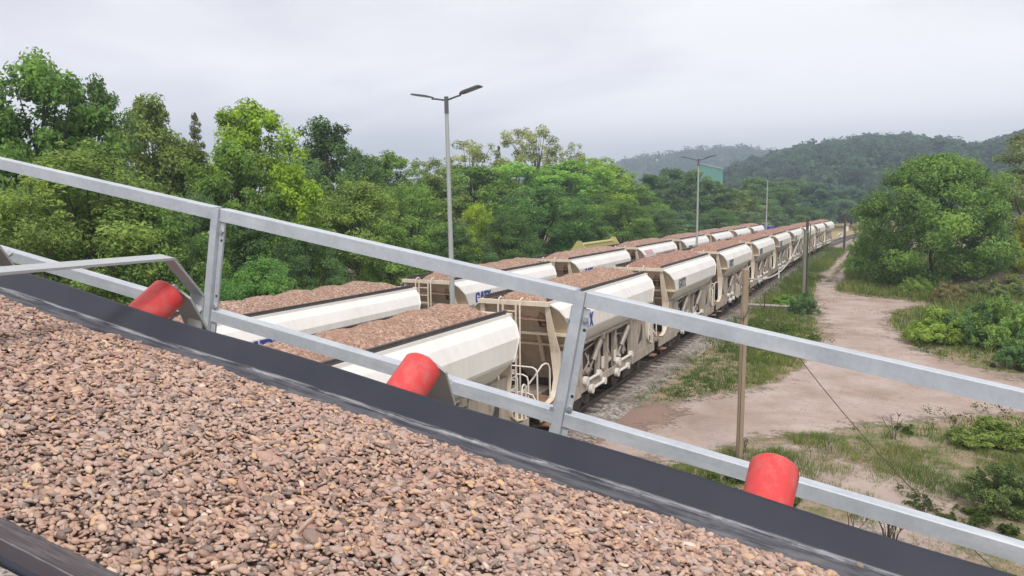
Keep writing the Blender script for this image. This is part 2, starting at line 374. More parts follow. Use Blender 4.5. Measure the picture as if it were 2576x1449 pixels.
# ------------------------------------------------------------------ ground
def sd_poly(P, poly):
    poly = np.asarray(poly)[:, :2]; d2 = np.full(len(P), 1e18); ins = np.zeros(len(P), bool)
    for i in range(len(poly)):
        a, b = poly[i], poly[(i+1) % len(poly)]; e_ = b-a; w_ = P-a
        t_ = np.clip((w_@e_)/max(e_@e_, 1e-9), 0, 1); dd = w_-t_[:, None]*e_; d2 = np.minimum(d2, (dd**2).sum(1))
        c = ((a[1] <= P[:, 1]) & (b[1] > P[:, 1])) | ((b[1] <= P[:, 1]) & (a[1] > P[:, 1]))
        with np.errstate(divide='ignore', invalid='ignore'):
            xx = a[0]+(P[:, 1]-a[1])/(b[1]-a[1])*e_[0]
        ins ^= c & (P[:, 0] < xx)
    d = np.sqrt(d2); return np.where(ins, d, -d)
def curve_off(y): return .00042*max(0.0, y-70)**2
def ground_sheet():
    ax = np.concatenate([np.linspace(-1850, -200, 12), np.linspace(-150, 150, 61), np.linspace(200, 1850, 12)])
    ay = np.concatenate([np.linspace(-650, -60, 8), np.linspace(-40, 260, 61), np.linspace(300, 1950, 14)])
    X, Y = np.meshgrid(ax, ay)
    me = grid_mesh('ground', X, Y, np.full_like(X, GZ), 'ground'); tag(link('ground', me), kind='structure')
ground_sheet()
PATH = [g(*p) for p in ((2134, 632), (2100, 664), (2066, 700), (2044, 742), (2066, 790), (2078, 835), (2062, 880), (2012, 930), (1960, 962), (1850, 992), (1700, 1012), (1560, 1022), (1470, 1050),
        (1400, 1110), (1450, 1165), (1600, 1172), (1720, 1152), (1860, 1118), (1920, 1102), (2050, 1086), (2200, 1062), (2400, 1046), (2600, 1042), (3100, 1050), (3300, 960), (2800, 965),
        (2560, 952), (2450, 926), (2330, 890), (2262, 850), (2228, 812), (2236, 786), (2300, 775), (2336, 768), (2280, 757), (2170, 746), (2112, 736),
        (2098, 728), (2128, 690), (2164, 648), (2156, 645), (2112, 690), (2078, 716), (2082, 700), (2108, 672), (2142, 634))]
def path_sheet(name, poly, z, mat, step, margin=1.6, soft=2.4):
    P = np.asarray(poly)[:, :2]; lo, hi = P.min(0)-margin, P.max(0)+margin
    xs = np.arange(lo[0], hi[0], step); ys = np.arange(lo[1], hi[1], step); X, Y = np.meshgrid(xs, ys)
    sd_ = sd_poly(np.stack([X.ravel(), Y.ravel()], 1), P).reshape(X.shape)
    edge = np.clip(.5+sd_/soft, 0, 1); k = (sd_[:-1, :-1] > -margin*.7)
    me = grid_mesh(name, X, Y, np.full_like(X, z), mat, {'edge': ('POINT', edge.ravel())}, k)
    tag(link(name, me), kind='structure')
path_sheet('gravel_path', PATH, GZ+.006, 'path', .35)
path_sheet('reddish_soil', [g(*p) for p in ((1440, 1052), (1560, 1028), (1690, 1018), (1700, 1040), (1640, 1075), (1560, 1098), (1430, 1118))], GZ+.011, 'redsoil', .2, 1.2, 2.0)
path_sheet('bare_patch', [g(*p) for p in ((1900, 1120), (2050, 1130), (2300, 1180), (2420, 1290), (2450, 1400), (2350, 1420), (2200, 1330), (2050, 1240), (1900, 1180))], GZ+.004, 'path', .2, 1.2, 2.6)
# flat ground patches
def flat_poly(name, poly, z, mat):
    me = bpy.data.meshes.new(name); me.from_pydata([(p[0], p[1], z) for p in poly], [], [tuple(range(len(poly)))]); me.materials.append(M[mat])
    return tag(link(name, me), kind='structure')
flat_poly('straw_field', [(-60, 150, 0), (-9, 150, 0), (-2, 175, 0), (4, 210, 0), (20, 300, 0), (-70, 300, 0)], GZ+.004, 'field')
# railway beds
def track(xc, y0, y1, curved):
    ys = np.arange(y0, y1, 1.5); off = np.array([curve_off(y) if curved else 0 for y in ys])
    prof = [(-2.3, GZ-.02), (-1.75, -.18), (-.9, -.16), (.9, -.16), (1.75, -.18), (2.3, GZ-.02)]
    X = np.array([[xc+o+a for a, _ in prof] for o in off]); Y = np.repeat(ys[:, None], len(prof), 1); Z = np.array([[b for _, b in prof]]*len(ys))
    tag(link('track_bed', grid_mesh('track_bed', X, Y, Z, 'ballast')), kind='structure')
    t = thing('railway_track', None, None); t['kind'] = 'structure'
    for sx in (-.75, .75):
        b = MB(); sec = [(-.065, -.145), (.065, -.145), (.065, -.13), (.012, -.11), (.012, -.04), (.036, -.03), (.036, 0), (-.036, 0), (-.036, -.03), (-.012, -.04), (-.012, -.11), (-.065, -.13)]
        ns = len(sec); vs = [(xc+o+sx+a, y, z) for y, o in zip(ys, off) for a, z in sec]
        b.add(vs, [(i*ns+k, i*ns+(k+1) % ns, (i+1)*ns+(k+1) % ns, (i+1)*ns+k) for i in range(len(ys)-1) for k in range(ns)]); b.build('rail', 'rail_steel', t)
    b = MB()
    for y in np.arange(y0, y1, .62):
        o = curve_off(y) if curved else 0; b.box(xc+o-1.25, xc+o+1.25, y-.12, y+.12, -.2, -.148)
    tag(b.build('sleepers', 'sleeper', t), kind='stuff')
XR, XL, ZL = -9.46, -15.95, -.17
track(XR, -12, 262, True); track(XL, -12, 112, False)
# ------------------------------------------------------------------ conveyor in the foreground (local axes: s up the belt, n away, v up)
cC = np.array([-.98143073, -.07001963, .17858042]); cN = np.array([-.07116356, .99746466, 0]); cV = np.array([.17812766, .01270842, .98392532])
MC = Matrix([[cC[i], cN[i], cV[i], CAM[i]] for i in range(3)]+[[0, 0, 0, 1]])
S0, S1 = -4.5, 9.9
conv = thing('conveyor', 'inclined belt conveyor carrying pebbles, black rubber belt on red rollers', 'conveyor'); conv.matrix_world = MC
LIPF, LIPN = (1.724, -.687), (.667, -.704)
prof = [(LIPN[0]-.003, LIPN[1]+.002), LIPN, (.80, -.792), (.905, -.862), (.99, -.905), (1.08, -.921), (1.20, -.924), (1.31, -.919), (1.395, -.897), (1.47, -.853), (1.60, -.774), (1.63, -.753), (1.69, -.711), LIPF, (1.727, -.686)]
def belt():
    ss = np.arange(S0, S1, .1); pr = np.array(prof); seg = np.r_[0, np.cumsum(np.linalg.norm(np.diff(pr, axis=0), axis=1))]
    tot = seg[-1]; ac = np.minimum(seg, tot-seg)
    # extra columns near the edges so that the wear line is sharp
    ts = np.unique(np.concatenate([seg, np.linspace(0, .2, 41), np.linspace(tot-.2, tot, 41)]))
    nn = np.interp(ts, seg, pr[:, 0]); vv = np.interp(ts, seg, pr[:, 1]); aa = np.minimum(ts, tot-ts)
    X = np.repeat(ss[:, None], len(ts), 1); Y = np.repeat(nn[None], len(ss), 0).copy(); Z = np.repeat(vv[None], len(ss), 0).copy()
    Z += (.004*np.sin(ss*6.1)+.003*np.sin(ss*2.3+1))[:, None]*np.clip(1-aa/.2, 0, 1)[None]
    me = grid_mesh('belt', X, Y, Z, 'belt', {'across': ('POINT', np.repeat(aa[None], len(ss), 0).ravel())})
    o = link('belt', me, conv); md = o.modifiers.new('thickness', 'SOLIDIFY'); md.thickness = .012; md.offset = -1
belt()
def gravel_top(n):
    return np.interp(n, [.86, .90, 1.0, 1.15, 1.3, 1.45, 1.56, 1.615, 1.64], [-.845, -.828, -.79, -.752, -.727, -.717, -.728, -.748, -.772])
def ico():
    import bmesh
    bm = bmesh.new(); bmesh.ops.create_icosphere(bm, subdivisions=2, radius=1)
    v = np.array([x.co[:] for x in bm.verts]); f = np.array([[x.index for x in p.verts] for p in bm.faces]); bm.free(); return v, f
ICO_V, ICO_F = ico()
def pebbles():
    rng = np.random.RandomState(5); sp = .0081
    S, Nn = np.meshgrid(np.arange(-.8, 3.3, sp), np.arange(.875, 1.635, sp)); S = S.ravel(); Nn = Nn.ravel()
    S2, N2 = np.meshgrid(np.r_[np.arange(-2.2, -.8, .02), np.arange(3.3, 5.5, .02)], np.arange(.875, 1.635, .02)); S = np.r_[S, S2.ravel()]; Nn = np.r_[Nn, N2.ravel()]
    coarse = np.where((S < -.8) | (S > 3.29), 1.6, 1.0)
    S = S+rng.uniform(-.5, .5, len(S))*sp; Nn = Nn+rng.uniform(-.5, .5, len(S))*sp
    P = np.stack([S, Nn], 1); lump = .010*vnoise(P, 3.0, 3)+.006*vnoise(P, 9, 4)
    V = gravel_top(Nn)+lump+rng.uniform(-.008, .0035, len(S)); ctr = np.stack([S, Nn, V], 1)
    # strays lying on the rubber by the edge
    ns = 46; sn = rng.uniform(-1, 3, ns); dn = rng.uniform(1.632, 1.668, ns)
    ctr = np.vstack([ctr, np.stack([sn, dn, np.interp(dn, [p[0] for p in prof], [p[1] for p in prof])+.006], 1)])
    n = len(ctr); base = np.exp(rng.normal(0, .32, n))*.0051*np.r_[coarse, np.ones(ns)]; base[-ns:] *= .8
    ax = np.stack([base*rng.uniform(1.15, 1.95, n), base*rng.uniform(.75, 1.1, n), base*rng.uniform(.45, .75, n)], 1)
    protos = []
    for k in range(14):
        v = ICO_V.copy(); r_ = np.random.RandomState(k); amp = r_.uniform(.14, .26)
        v = v*(1+amp*vnoise(v, .55, k, 2))[:, None]
        nn_ = r_.normal(size=3); nn_ /= np.linalg.norm(nn_); dcut = r_.uniform(.55, .8); d_ = v@nn_; v = v-np.clip(d_-dcut, 0, 9)[:, None]*nn_*.85
        protos.append(v)
    yaw = np.where(rng.rand(n) < .75, rng.normal(0, .45, n), rng.uniform(0, 6.28, n)); tx = rng.normal(0, .42, n); ty = rng.normal(0, .38, n)
    cz, sz, cx, sx, cy, sy = np.cos(yaw), np.sin(yaw), np.cos(tx), np.sin(tx), np.cos(ty), np.sin(ty); Z0 = np.zeros(n); O1 = np.ones(n)
    Rz = np.stack([cz, -sz, Z0, sz, cz, Z0, Z0, Z0, O1], 1).reshape(n, 3, 3); Rx = np.stack([O1, Z0, Z0, Z0, cx, -sx, Z0, sx, cx], 1).reshape(n, 3, 3)
    Ry = np.stack([cy, Z0, sy, Z0, O1, Z0, -sy, Z0, cy], 1).reshape(n, 3, 3); RR = Rz@Rx@Ry
    kind = rng.randint(0, len(protos), n); PV = np.stack(protos)[kind]*ax[:, None, :]
    PV = np.einsum('nij,nkj->nki', RR, PV)+ctr[:, None, :]
    nv = len(ICO_V); F = (ICO_F[None]+(np.arange(n)*nv)[:, None, None]).reshape(-1)
    tint = rng.beta(1.5, 1.5, n); dark = rng.rand(n) < .09; tint[dark] *= .25; tint[-ns:] *= .2
    # the bed under the top stones, tinted dark as painted shade in the gaps
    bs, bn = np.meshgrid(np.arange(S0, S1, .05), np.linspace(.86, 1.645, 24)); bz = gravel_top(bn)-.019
    ov = len(PV)*nv; BV = np.stack([bs, bn, bz], -1).reshape(-1, 3); ny, nx = bs.shape
    i = np.arange((ny-1)*(nx-1)); a = (i//(nx-1))*nx+i % (nx-1); Q = np.stack([a, a+nx, a+nx+1, a+1], -1)+ov
    verts = np.vstack([PV.reshape(-1, 3), BV]); loops = np.concatenate([F, Q.ravel()]); sizes = np.r_[np.full(n*len(ICO_F), 3), np.full(len(Q), 4)]
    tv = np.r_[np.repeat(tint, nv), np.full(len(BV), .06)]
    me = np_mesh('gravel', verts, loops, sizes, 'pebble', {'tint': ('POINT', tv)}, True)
    o = link('gravel', me); o.matrix_world = MC
    tag(o, 'pinkish brown river pebbles spread along the moving conveyor belt', 'gravel', kind='stuff')
pebbles()
# idlers: red wing rollers, brackets, frames
W35 = math.tan(R(35)); aN, aV = math.cos(R(35)), math.sin(R(35))
def idler(s):
    e1 = Vector((s, 1.880, -.650)); e0 = e1-Vector((0, aN, aV))*.46
    rl = MB(); rr = .0585; ax = Vector((0, aN, aV))
    rl.tube([e0, e0+ax*.004, e1-ax*.006, e1], [rr-.006, rr, rr, rr-.005], 40); r_ = rl.build('roller', 'red', conv, .5)
    MB().tube([e0-ax*.03, e1+ax*.03], .013, 12).build('axle', 'bolt', r_)
    br = MB(); c0 = e1+ax*.016
    perp = Vector((0, -aV, aN))
    def bp(a, b): return c0+Vector((1, 0, 0))*a+perp*b
    pts = [(-.062, -.028), (-.03, -.002), (.02, -.002), (.05, -.25), (-.072, -.25)]
    br.add([bp(a, b) for a, b in pts]+[bp(a, b)+ax*.008 for a, b in pts], [(0, 1, 2, 3, 4), (9, 8, 7, 6, 5)]+[(i, (i+1) % 5, 5+(i+1) % 5, 5+i) for i in range(5)])
    br.box(s-.06, s+.075, 1.80, 1.95, -.93, -.915)
    br.box(s-.004, s+.004, 1.80, 1.90, -.92, -.78)
    bk = br.build('bracket', 'conv_grey', conv, .3)
    MB().cyl(c0+ax*.008+perp*-.1+Vector((-.045, 0, 0)), c0+ax*.03+perp*-.1+Vector((-.045, 0, 0)), .016, 6).build('nut', 'bolt', bk)
    b2 = MB(); f1 = Vector((s, .755, -.86)); ax2 = Vector((0, aN, -aV))
    b2.tube([f1, f1+ax2*.004, f1+ax2*.22], [rr-.006, rr, rr], 24); b2.build('roller', 'red', conv, .5)
    MB().tube([(s, .98, -1.005), (s, 1.41, -1.005)], rr, 24).build('roller', 'red', conv, .5)
    MB().box(s-.03, s+.03, .5, 1.93, -1.13, -1.085).build('cross_member', 'conv_grey', conv, .3)
for k in range(-4, 9): idler(-.040+k*1.0)
for lab, n0, n1 in (('far', 1.86, 1.94), ('near', .40, .52)):
    b = MB(); b.box(S0, S1, n0, n0+.012, -1.30, -.935); b.box(S0, S1, n0, n1, -.947, -.935); b.box(S0, S1, n0, n1, -1.312, -1.30)
    b.build('side_frame', 'darksteel', conv, .3)  # near frame coloured dark to stand in for shade below the belt edge
b = MB(); b.box(S0, S1, 1.95, 2.83, -1.60, -1.575); b.build('walkway', 'grating', conv, .3)
b = MB(); b.box(S0, S1, -.9, .38, -1.63, -1.60); b.build('walkway', 'darksteel', conv, .3)
def arch_hoop():
    s = 1.93; b = MB(); pts = [(.36, -1.0), (.36, -.655), (.53, -.517), (1.83, -.517), (1.975, -.660), (1.975, -.99)]; wd, th = .062, .008
    for p0, p1 in zip(pts[:-1], pts[1:]):
        b.beam((s, p0[0], p0[1]), (s, p1[0], p1[1]), wd, th, up=(0, p1[1]-p0[1], -(p1[0]-p0[0])))
    o = b.build('arch_hoop', 'hoop', conv, .2); return o
arch_hoop()
b = MB(); b.tube([(S1-.1, .55, -1.05), (S1-.1, 1.83, -1.05)], .2, 28); b.build('head_pulley', 'darksteel', conv)
for s in (-3.5, 1.6, 6.6):
    b = MB()
    for n_ in (.45, 1.9):
        p = CAM+cC*s+cN*n_+cV*-1.3; q = np.array([p[0], p[1], GZ]); loc = lambda w_: (float((w_-CAM)@cC), float((w_-CAM)@cN), float((w_-CAM)@cV))
        b.beam(loc(p), loc(q), .12, .12)
    b.build('trestle', 'conv_grey', conv, .3)
# guard rail on the far walkway
rail = thing('guard_rail', 'galvanised steel guard rail running down beside the conveyor belt', 'railing'); rail.matrix_world = MC
NR = 2.75; posts = [(-.951+.28)*0+.77-1.845*2, .77-1.845, .77, 2.615, 4.46, 6.305, 8.15]
def lsec(name, s0, s1, vt, h=.060, dp=.058):
    b = MB(); poly = [(NR, vt-h), (NR+.006, vt-h), (NR+.006, vt-.006), (NR+dp, vt-.006), (NR+dp, vt), (NR+.004, vt), (NR, vt-.004)]
    b.prism(poly, 'x', s0, s1); return b.build(name, 'galv', rail, .7)
for i, s in enumerate(posts):
    b = MB()
    b.prism([(s-.020, NR-.012), (s+.020, NR-.012), (s+.020, NR+.05), (s+.016, NR+.05), (s+.016, NR-.008), (s-.016, NR-.008), (s-.016, NR+.05), (s-.020, NR+.05)], 'z', -1.60, -.478)
    b.box(s-.048, s-.0235, NR+.008, NR+.012, -1.60, -.545); b.box(s+.0235, s+.031, NR+.008, NR+.012, -1.60, -.545)
    p = b.build('post', 'galv', rail, .5)
    for vv in (-.585, -.955):
        MB().cyl((s-.039, NR+.008, vv), (s-.039, NR-.004, vv), .011, 6).build('bolt', 'bolt', p, .3)
        MB().cyl((s+.034, NR+.01, vv-.02), (s+.034, NR-.002, vv-.02), .009, 6).build('bolt', 'bolt', p, .3)
    MB().cyl((s-.039, NR+.0085, -.63), (s-.039, NR+.0075, -.63), .007, 10).build('hole', 'darkhole', p, .3)
    MB().cyl((s-.039, NR+.0085, -.905), (s-.039, NR+.0075, -.905), .007, 10).build('hole', 'darkhole', p, .3)
    if i+1 < len(posts):
        s2 = posts[i+1]
        lsec('top_rail', s+.0235, s2-.0225, -.478); lsec('mid_rail', s+.0235, s2-.0225, -.978, .057)
b = MB(); b.box(posts[0], posts[-1], NR, NR+.006, -1.6, -1.45); b.build('toe_board', 'galv', rail, .3)
# ------------------------------------------------------------------ hopper wagons (local: x across, y along, z up from the rail head; y = 0 at the near top beam)
LW = 9.7
def letters(hh, mat, parent, x, y0, z0, jitter=0):
    G = [(.2, 1), (.62, 1), (.8, .82), (.8, .66), (.56, .66), (.56, .76), (.5, .8), (.3, .8), (.24, .74), (.24, .26), (.3, .2), (.5, .2), (.56, .26), (.56, .36), (.44, .36), (.44, .54), (.8, .54), (.8, .18), (.62, 0), (.18, 0), (0, .2), (0, .8)]
    A1 = [(0, 0), (.24, 0), (.49, 1), (.27, 1)]; A2 = [(.58, 0), (.82, 0), (.57, 1), (.35, 1)]; A3 = [(.26, .2), (.56, .2), (.52, .38), (.3, .38)]
    T = [(.23, 0), (.47, 0), (.47, .79), (.7, .79), (.7, 1), (0, 1), (0, .79), (.23, .79)]
    X1 = [(0, 0), (.27, 0), (.8, 1), (.53, 1)]; X2 = [(.53, 0), (.8, 0), (.27, 1), (0, 1)]
    b = MB()
    for off, polys in ((0, (G,)), (.82, (A1, A2, A3)), (1.58, (T,)), (2.24, (X1, X2))):
        for i, p in enumerate(polys):
            b.prism([(y0+(u+off)*hh*1.0, z0+v*hh) for u, v in p], 'x', x, x+.004+.0015*i)
    return b.build('lettering', mat, parent, 0)
def make_wagon():
    root = thing('hopper_wagon', 'x', 'hopper wagon')
    # hopper body: levels (half width, z, end inset)
    lv = [(1.08, 3.92, 0.0), (1.36, 3.72, .13), (1.53, 3.43, .32), (1.55, 2.96, .60), (1.52, 2.88, .65), (1.02, 2.28, 1.15), (.62, 1.45, 1.9), (.5, 1.0, 2.3)]
    b = MB(); e = MB(); e2 = MB()
    for (w0, z0, i0), (w1, z1, i1) in zip(lv[:-1], lv[1:]):
        for sx in (-1, 1):
            b.add([(sx*w0, i0, z0), (sx*w0, LW-i0, z0), (sx*w1, LW-i1, z1), (sx*w1, i1, z1)], [(0, 1, 2, 3)])
        e.add([(-w0, i0, z0), (w0, i0, z0), (w1, i1, z1), (-w1, i1, z1)], [(0, 1, 2, 3)])
        e2.add([(-w0, LW-i0, z0), (w0, LW-i0, z0), (w1, LW-i1, z1), (-w1, LW-i1, z1)], [(0, 1, 2, 3)])
    b.box(-.5, .5, 2.3, LW-2.3, .95, 1.0)
    hop = b.build('hopper', 'white', root, .2); e.build('end_wall', 'endwall', root, .2); e2.build('end_wall', 'endwall', root, .2)
    s = MB()                                          # rim, edge beads and seams of the side panels
    for sx in (-1, 1):
        s.beam((sx*1.08, 0, 3.93), (sx*1.08, LW, 3.93), .07, .06)
        for y_ in (3.25, 6.45):
            for (w0, z0, i0), (w1, z1, i1) in zip(lv[:3], lv[1:4]):
                s.beam((sx*(w0+.001), y_, z0), (sx*(w1+.001), y_, z1), .008, .005, up=(sx, 0, .5))
        for yy in (0, 1):
            for (w0, z0, i0), (w1, z1, i1) in zip(lv[:4], lv[1:5]):
                f = (lambda i: i) if yy == 0 else (lambda i: LW-i)
                s.beam((sx*w0, f(i0), z0), (sx*w1, f(i1), z1), .03, .03)
    s.build('rim', 'white', hop, .3)
    for yy, sg in ((0, 1), (LW, -1)):
        MB().beam((-1.14, yy-.04*sg, 3.9), (1.14, yy-.04*sg, 3.9), .13, .13).build('end_beam', 'beige', root, .3)
        fl = MB()
        fl.prism([(-1.55, yy+.60*sg), (1.55, yy+.60*sg), (1.53, yy+.40*sg), (-1.53, yy+.40*sg)], 'z', 2.92, 2.995)
        fl.prism([(-1.2, yy+.93*sg), (1.2, yy+.93*sg), (1.2, yy+.76*sg), (-1.2, yy+.76*sg)], 'z', 2.545, 2.605)
        for sx in (-1, 1):
            fl.beam((sx*.52, yy+.55*sg, 3.0), (sx*.42, yy+1.2*sg, 2.0), .12, .13)
        fl.build('flange', 'beige', root, .3)
    prof_ = [(.30, 2.45, 1.17, .30), (.34, 2.05, 1.18, .25), (.32, 1.7, 1.2, .2), (.18, 1.36, 1.2, .18), (-.10, 1.17, 1.2, .17), (-.5, 1.10, 1.2, .16)]
    for yy, sg in ((0, 1), (LW, -1)):
        for sx in (-1, 1):
            p = MB(); vs = []
            for (y_, z_, x_, w_) in prof_:
                for dx, dy in ((-.5, 0), (.5, 0), (.5, .055), (-.5, .055)): vs.append((sx*x_+dx*w_, yy+sg*(y_+dy), z_))
            n = len(prof_); fs = [(0, 1, 2, 3), tuple(4*(n-1)+k for k in (3, 2, 1, 0))]+[(4*i+k, 4*i+(k+1) % 4, 4*i+4+(k+1) % 4, 4*i+4+k) for i in range(n-1) for k in range(4)]
            p.add(vs, fs)
            up = [(.98, 3.86, -.02), (1.10, 3.86, -.02), (1.20, 3.2, .09), (1.32, 2.45, .30), (1.04, 2.45, .30), (1.0, 3.2, .09)]
            p.add([(sx*a, yy+sg*d, z) for a, z, d in up]+[(sx*a, yy+sg*(d+.06), z) for a, z, d in up], [(0, 1, 2, 5), (5, 2, 3, 4), (6, 11, 8, 7), (11, 10, 9, 8)]+[(i, (i+1) % 6, (i+1) % 6+6, i+6) for i in range(6)])
            p.add([(sx*1.01, yy+sg*d, z) for z, d in ((3.8, 0), (3.8, .2), (2.5, 1.0), (2.45, .32), (3.2, .1))]+[(sx*1.03, yy+sg*d, z) for z, d in ((3.8, 0), (3.8, .2), (2.5, 1.0), (2.45, .32), (3.2, .1))], [(0, 1, 2, 3, 4), (9, 8, 7, 6, 5)]+[(i, (i+1) % 5, (i+1) % 5+5, i+5) for i in range(5)])
            p.build('end_post', 'beige', root, .5)
    # underframe: sills, side plates, chord, uprights
    u = MB()
    u.box(-1.15, 1.15, -.82, .5, .92, 1.1); u.box(-1.15, 1.15, LW-.5, LW+.82, .92, 1.1)
    u.box(-.35, .35, -.8, LW+.8, .8, .98)
    for sx in (-1, 1):
        x0, x1 = sorted((sx*1.19, sx*1.25))
        u.box(x0, x1, -.84, 2.2, .70, 1.06); u.box(x0, x1, LW-2.2, LW+.84, .70, 1.06)
        u.box(x0, x1, 2.2, LW-2.2, .80, 1.04)
        u.beam((sx*1.13, 1.6, 2.36), (sx*1.13, LW-1.6, 2.36), .05, .16)
        u.beam((sx*1.2, 1.5, 2.42), (sx*1.2, LW-1.5, 2.42), .22, .03)
    u.build('underframe', 'under', root, .3)
    for sx in (-1, 1):
        for a in (0, 1):
            f = (lambda y: y) if a == 0 else (lambda y: LW-y)
            poly = [(-.4, 1.07), (2.25, 1.07), (2.25, 2.3), (1.55, 2.42), (.36, 2.42), (.40, 2.05), (.38, 1.7), (.24, 1.36), (-.04, 1.17)]
            x0, x1 = sorted((sx*1.185, sx*1.215)); MB().prism([(f(y), z) for y, z in poly], 'x', x0, x1).build('side_plate', 'under', root, .3)
            MB().box(*sorted((sx*1.1, sx*1.24)), *sorted((f(2.25), f(2.33))), 1.04, 2.34).build('stanchion', 'under', root, .3)
        for y_ in (3.97, 4.83, 5.69):
            MB().box(*sorted((sx*1.06, sx*1.2)), y_-.09, y_+.09, 1.0, 2.3).build('stanchion', 'under', root, .3)
        for a in (0, 1):
            f = (lambda y: y) if a == 0 else (lambda y: LW-y)
            sl = MB(); xs_ = sorted((sx*1.214, sx*1.219)); sl.prism([(f(y), z) for y, z in ((.86, 2.08), (.97, 2.06), (1.08, 1.75), (1.36, 1.36), (1.30, 1.30), (.86, 1.44), (.80, 1.75))], 'x', *xs_); sl.build('slot', 'darkhole', root, 0)
        for y_, dy in ((3.95, -.45), (6.95, -.55)):
            c = MB(); t_, bt = Vector((sx*1.30, y_, 2.34)), Vector((sx*1.16, y_+dy, 1.62))
            c.tube([t_, t_*.85+bt*.15], .06, 10); c.tube([t_*.85+bt*.15, t_*.8+bt*.2, bt], [.10, .095, .095], 14); c.tube([bt, bt+(bt-t_)*.5], .035, 8)
            c.box(sx*1.30-.08, sx*1.30+.08, y_-.1, y_+.1, 2.28, 2.44)
            c.build('hydraulic_cylinder', 'hydro', root, .6)
        mch = MB(); rnd = random.Random(4)
        for y_ in (2.55, 3.3, 4.4, 5.25, 6.2, 6.9):
            mch.tube([(sx*1.0, y_-.3, 1.15+rnd.random()*.2), (sx*1.05, y_, 1.3+rnd.random()*.3), (sx*1.0, y_+.15, 1.7+rnd.random()*.4)], .035, 7)
            mch.cyl((sx*.9, y_, 1.2+rnd.random()*.2), (sx*1.1, y_, 1.2+rnd.random()*.2), .13+rnd.random()*.07, 16)
            mch.beam((sx*1.02, y_-.2, 1.9+rnd.random()*.2), (sx*1.06, y_+.35, 1.25), .04, .06)
        mch.tube([(sx*1.06, 2.3, 2.0), (sx*1.06, 3.9, 2.15)], .03, 7); mch.tube([(sx*1.06, 5.8, 2.1), (sx*1.06, 7.3, 1.95)], .03, 7)
        mch.build('discharge_gear', 'under', root, .5)
        for ya, yb, z_, ca, cb in ((2.3, 3.85, 1.15, 2.5, 3.75), (5.7, 7.3, 1.16, 5.75, 7.2), (2.9, 4.3, .79, 3.0, 4.22), (5.5, 6.9, .795, 5.6, 6.8)):
            pp = MB(); pp.tube([(sx*1.3, ya, z_), (sx*1.3, yb, z_)], .05, 10)
            for y_, r_ in ((ca, .15), (cb, .12)): pp.cyl((sx*1.22, y_, z_), (sx*1.36, y_, z_), r_, 16)
            pp.build('control_pipe', 'tube', root, .5)
        for y_ in (4.3, 5.56): MB().box(*sorted((sx*1.2, sx*1.23)), y_-.1, y_+.1, 1.2, 1.6).build('data_plate', 'tube', root, .3)
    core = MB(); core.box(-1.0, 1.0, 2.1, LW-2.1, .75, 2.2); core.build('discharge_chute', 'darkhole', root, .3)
    # end platform, hand rails (far end) and ladder (near end)
    pl = MB(); pl.box(-1.12, 1.12, LW-.35, LW+.8, 1.1, 1.13); pl.box(-1.12, 1.12, -.8, .3, 1.1, 1.13); pl.build('platform', 'rust', root, .3)
    r = .026
    h = MB()
    h.tube([(-1.0, -.72, 1.1), (-1.0, -.72, 2.1), (-.9, -.72, 2.2), (.92, -.72, 2.2), (1.02, -.72, 2.15), (1.06, -.72, 2.03), (1.06, -.68, 1.1)], r, 8)
    h.tube([(-.2, -.66, 1.95), (.6, -.66, 1.95), (.72, -.66, 1.9), (.76, -.66, 1.76), (.76, -.66, 1.1)], r, 8)
    h.tube([(-1.0, -.70, 1.45), (.7, -.70, 1.45), (.9, -.68, 1.40), (1.02, -.66, 1.2)], r*.9, 8)
    h.tube([(.35, -.7, 1.12), (.92, -.5, 1.95), (1.04, -.34, 2.2), (1.1, -.24, 2.24), (1.14, -.14, 2.2), (1.16, -.08, 2.06), (1.16, -.04, 1.05)], r, 8)
    h.build('hand_rail', 'tube', root, .8)
    h = MB()
    for sx in (-1, 1):
        h.tube([(sx*1.2, LW+.5, .9), (sx*1.2, LW+.5, 1.85), (sx*1.2, LW+.54, 1.97), (sx*1.2, LW+.62, 2.0), (sx*1.2, LW+.70, 1.97), (sx*1.2, LW+.74, 1.85), (sx*1.2, LW+.74, .9)], r, 8)
        h.tube([(sx*1.16, LW-.1, 1.12), (sx*1.16, LW-.1, 2.42)], .022, 7); h.tube([(sx*1.16, LW+.22, 1.12), (sx*1.16, LW+.22, 2.42)], .022, 7)
        for z_ in (1.4, 1.7, 2.0, 2.3): h.tube([(sx*1.16, LW-.1, z_), (sx*1.16, LW+.22, z_)], .016, 6)
    h.tube([(-1.16, LW+.22, 2.42), (.9, LW+.3, 2.42), (1.1, LW+.34, 2.36), (1.14, LW+.36, 2.2), (1.14, LW+.36, 1.1)], r, 8)
    h.build('hand_rail', 'tube', root, .8)
    ld = MB()
    for x_ in (-.42, .28):
        ld.tube([(x_, .12, 3.98), (x_, -.02, 4.05), (x_, -.16, 4.0), (x_, -.2, 3.85), (x_, -.2, 1.12)], .026, 8)
    for x_ in (-.28, .14): ld.box(x_-.025, x_+.025, -.19, -.15, 1.12, 3.9)
    for z_ in np.arange(1.35, 3.95, .29): ld.box(-.27, .13, -.185, -.15, z_-.018, z_+.018)
    ld.build('ladder', 'beige', root, .6)
    # dark boards along the top
    for sx in (-1, 1):
        bd = MB(); bd.box(*sorted((sx*1.0, sx*1.04)), .08, LW-.05, 3.93, 4.045); bd.box(*sorted((sx*.985, sx*1.06)), .08, LW-.05, 4.045, 4.062)
        for y_ in (2.4, 4.9, 7.3): bd.box(*sorted((sx*1.041, sx*1.052)), y_-.02, y_+.02, 3.96, 4.04)
        bd.build('top_board', 'board', root, .3)
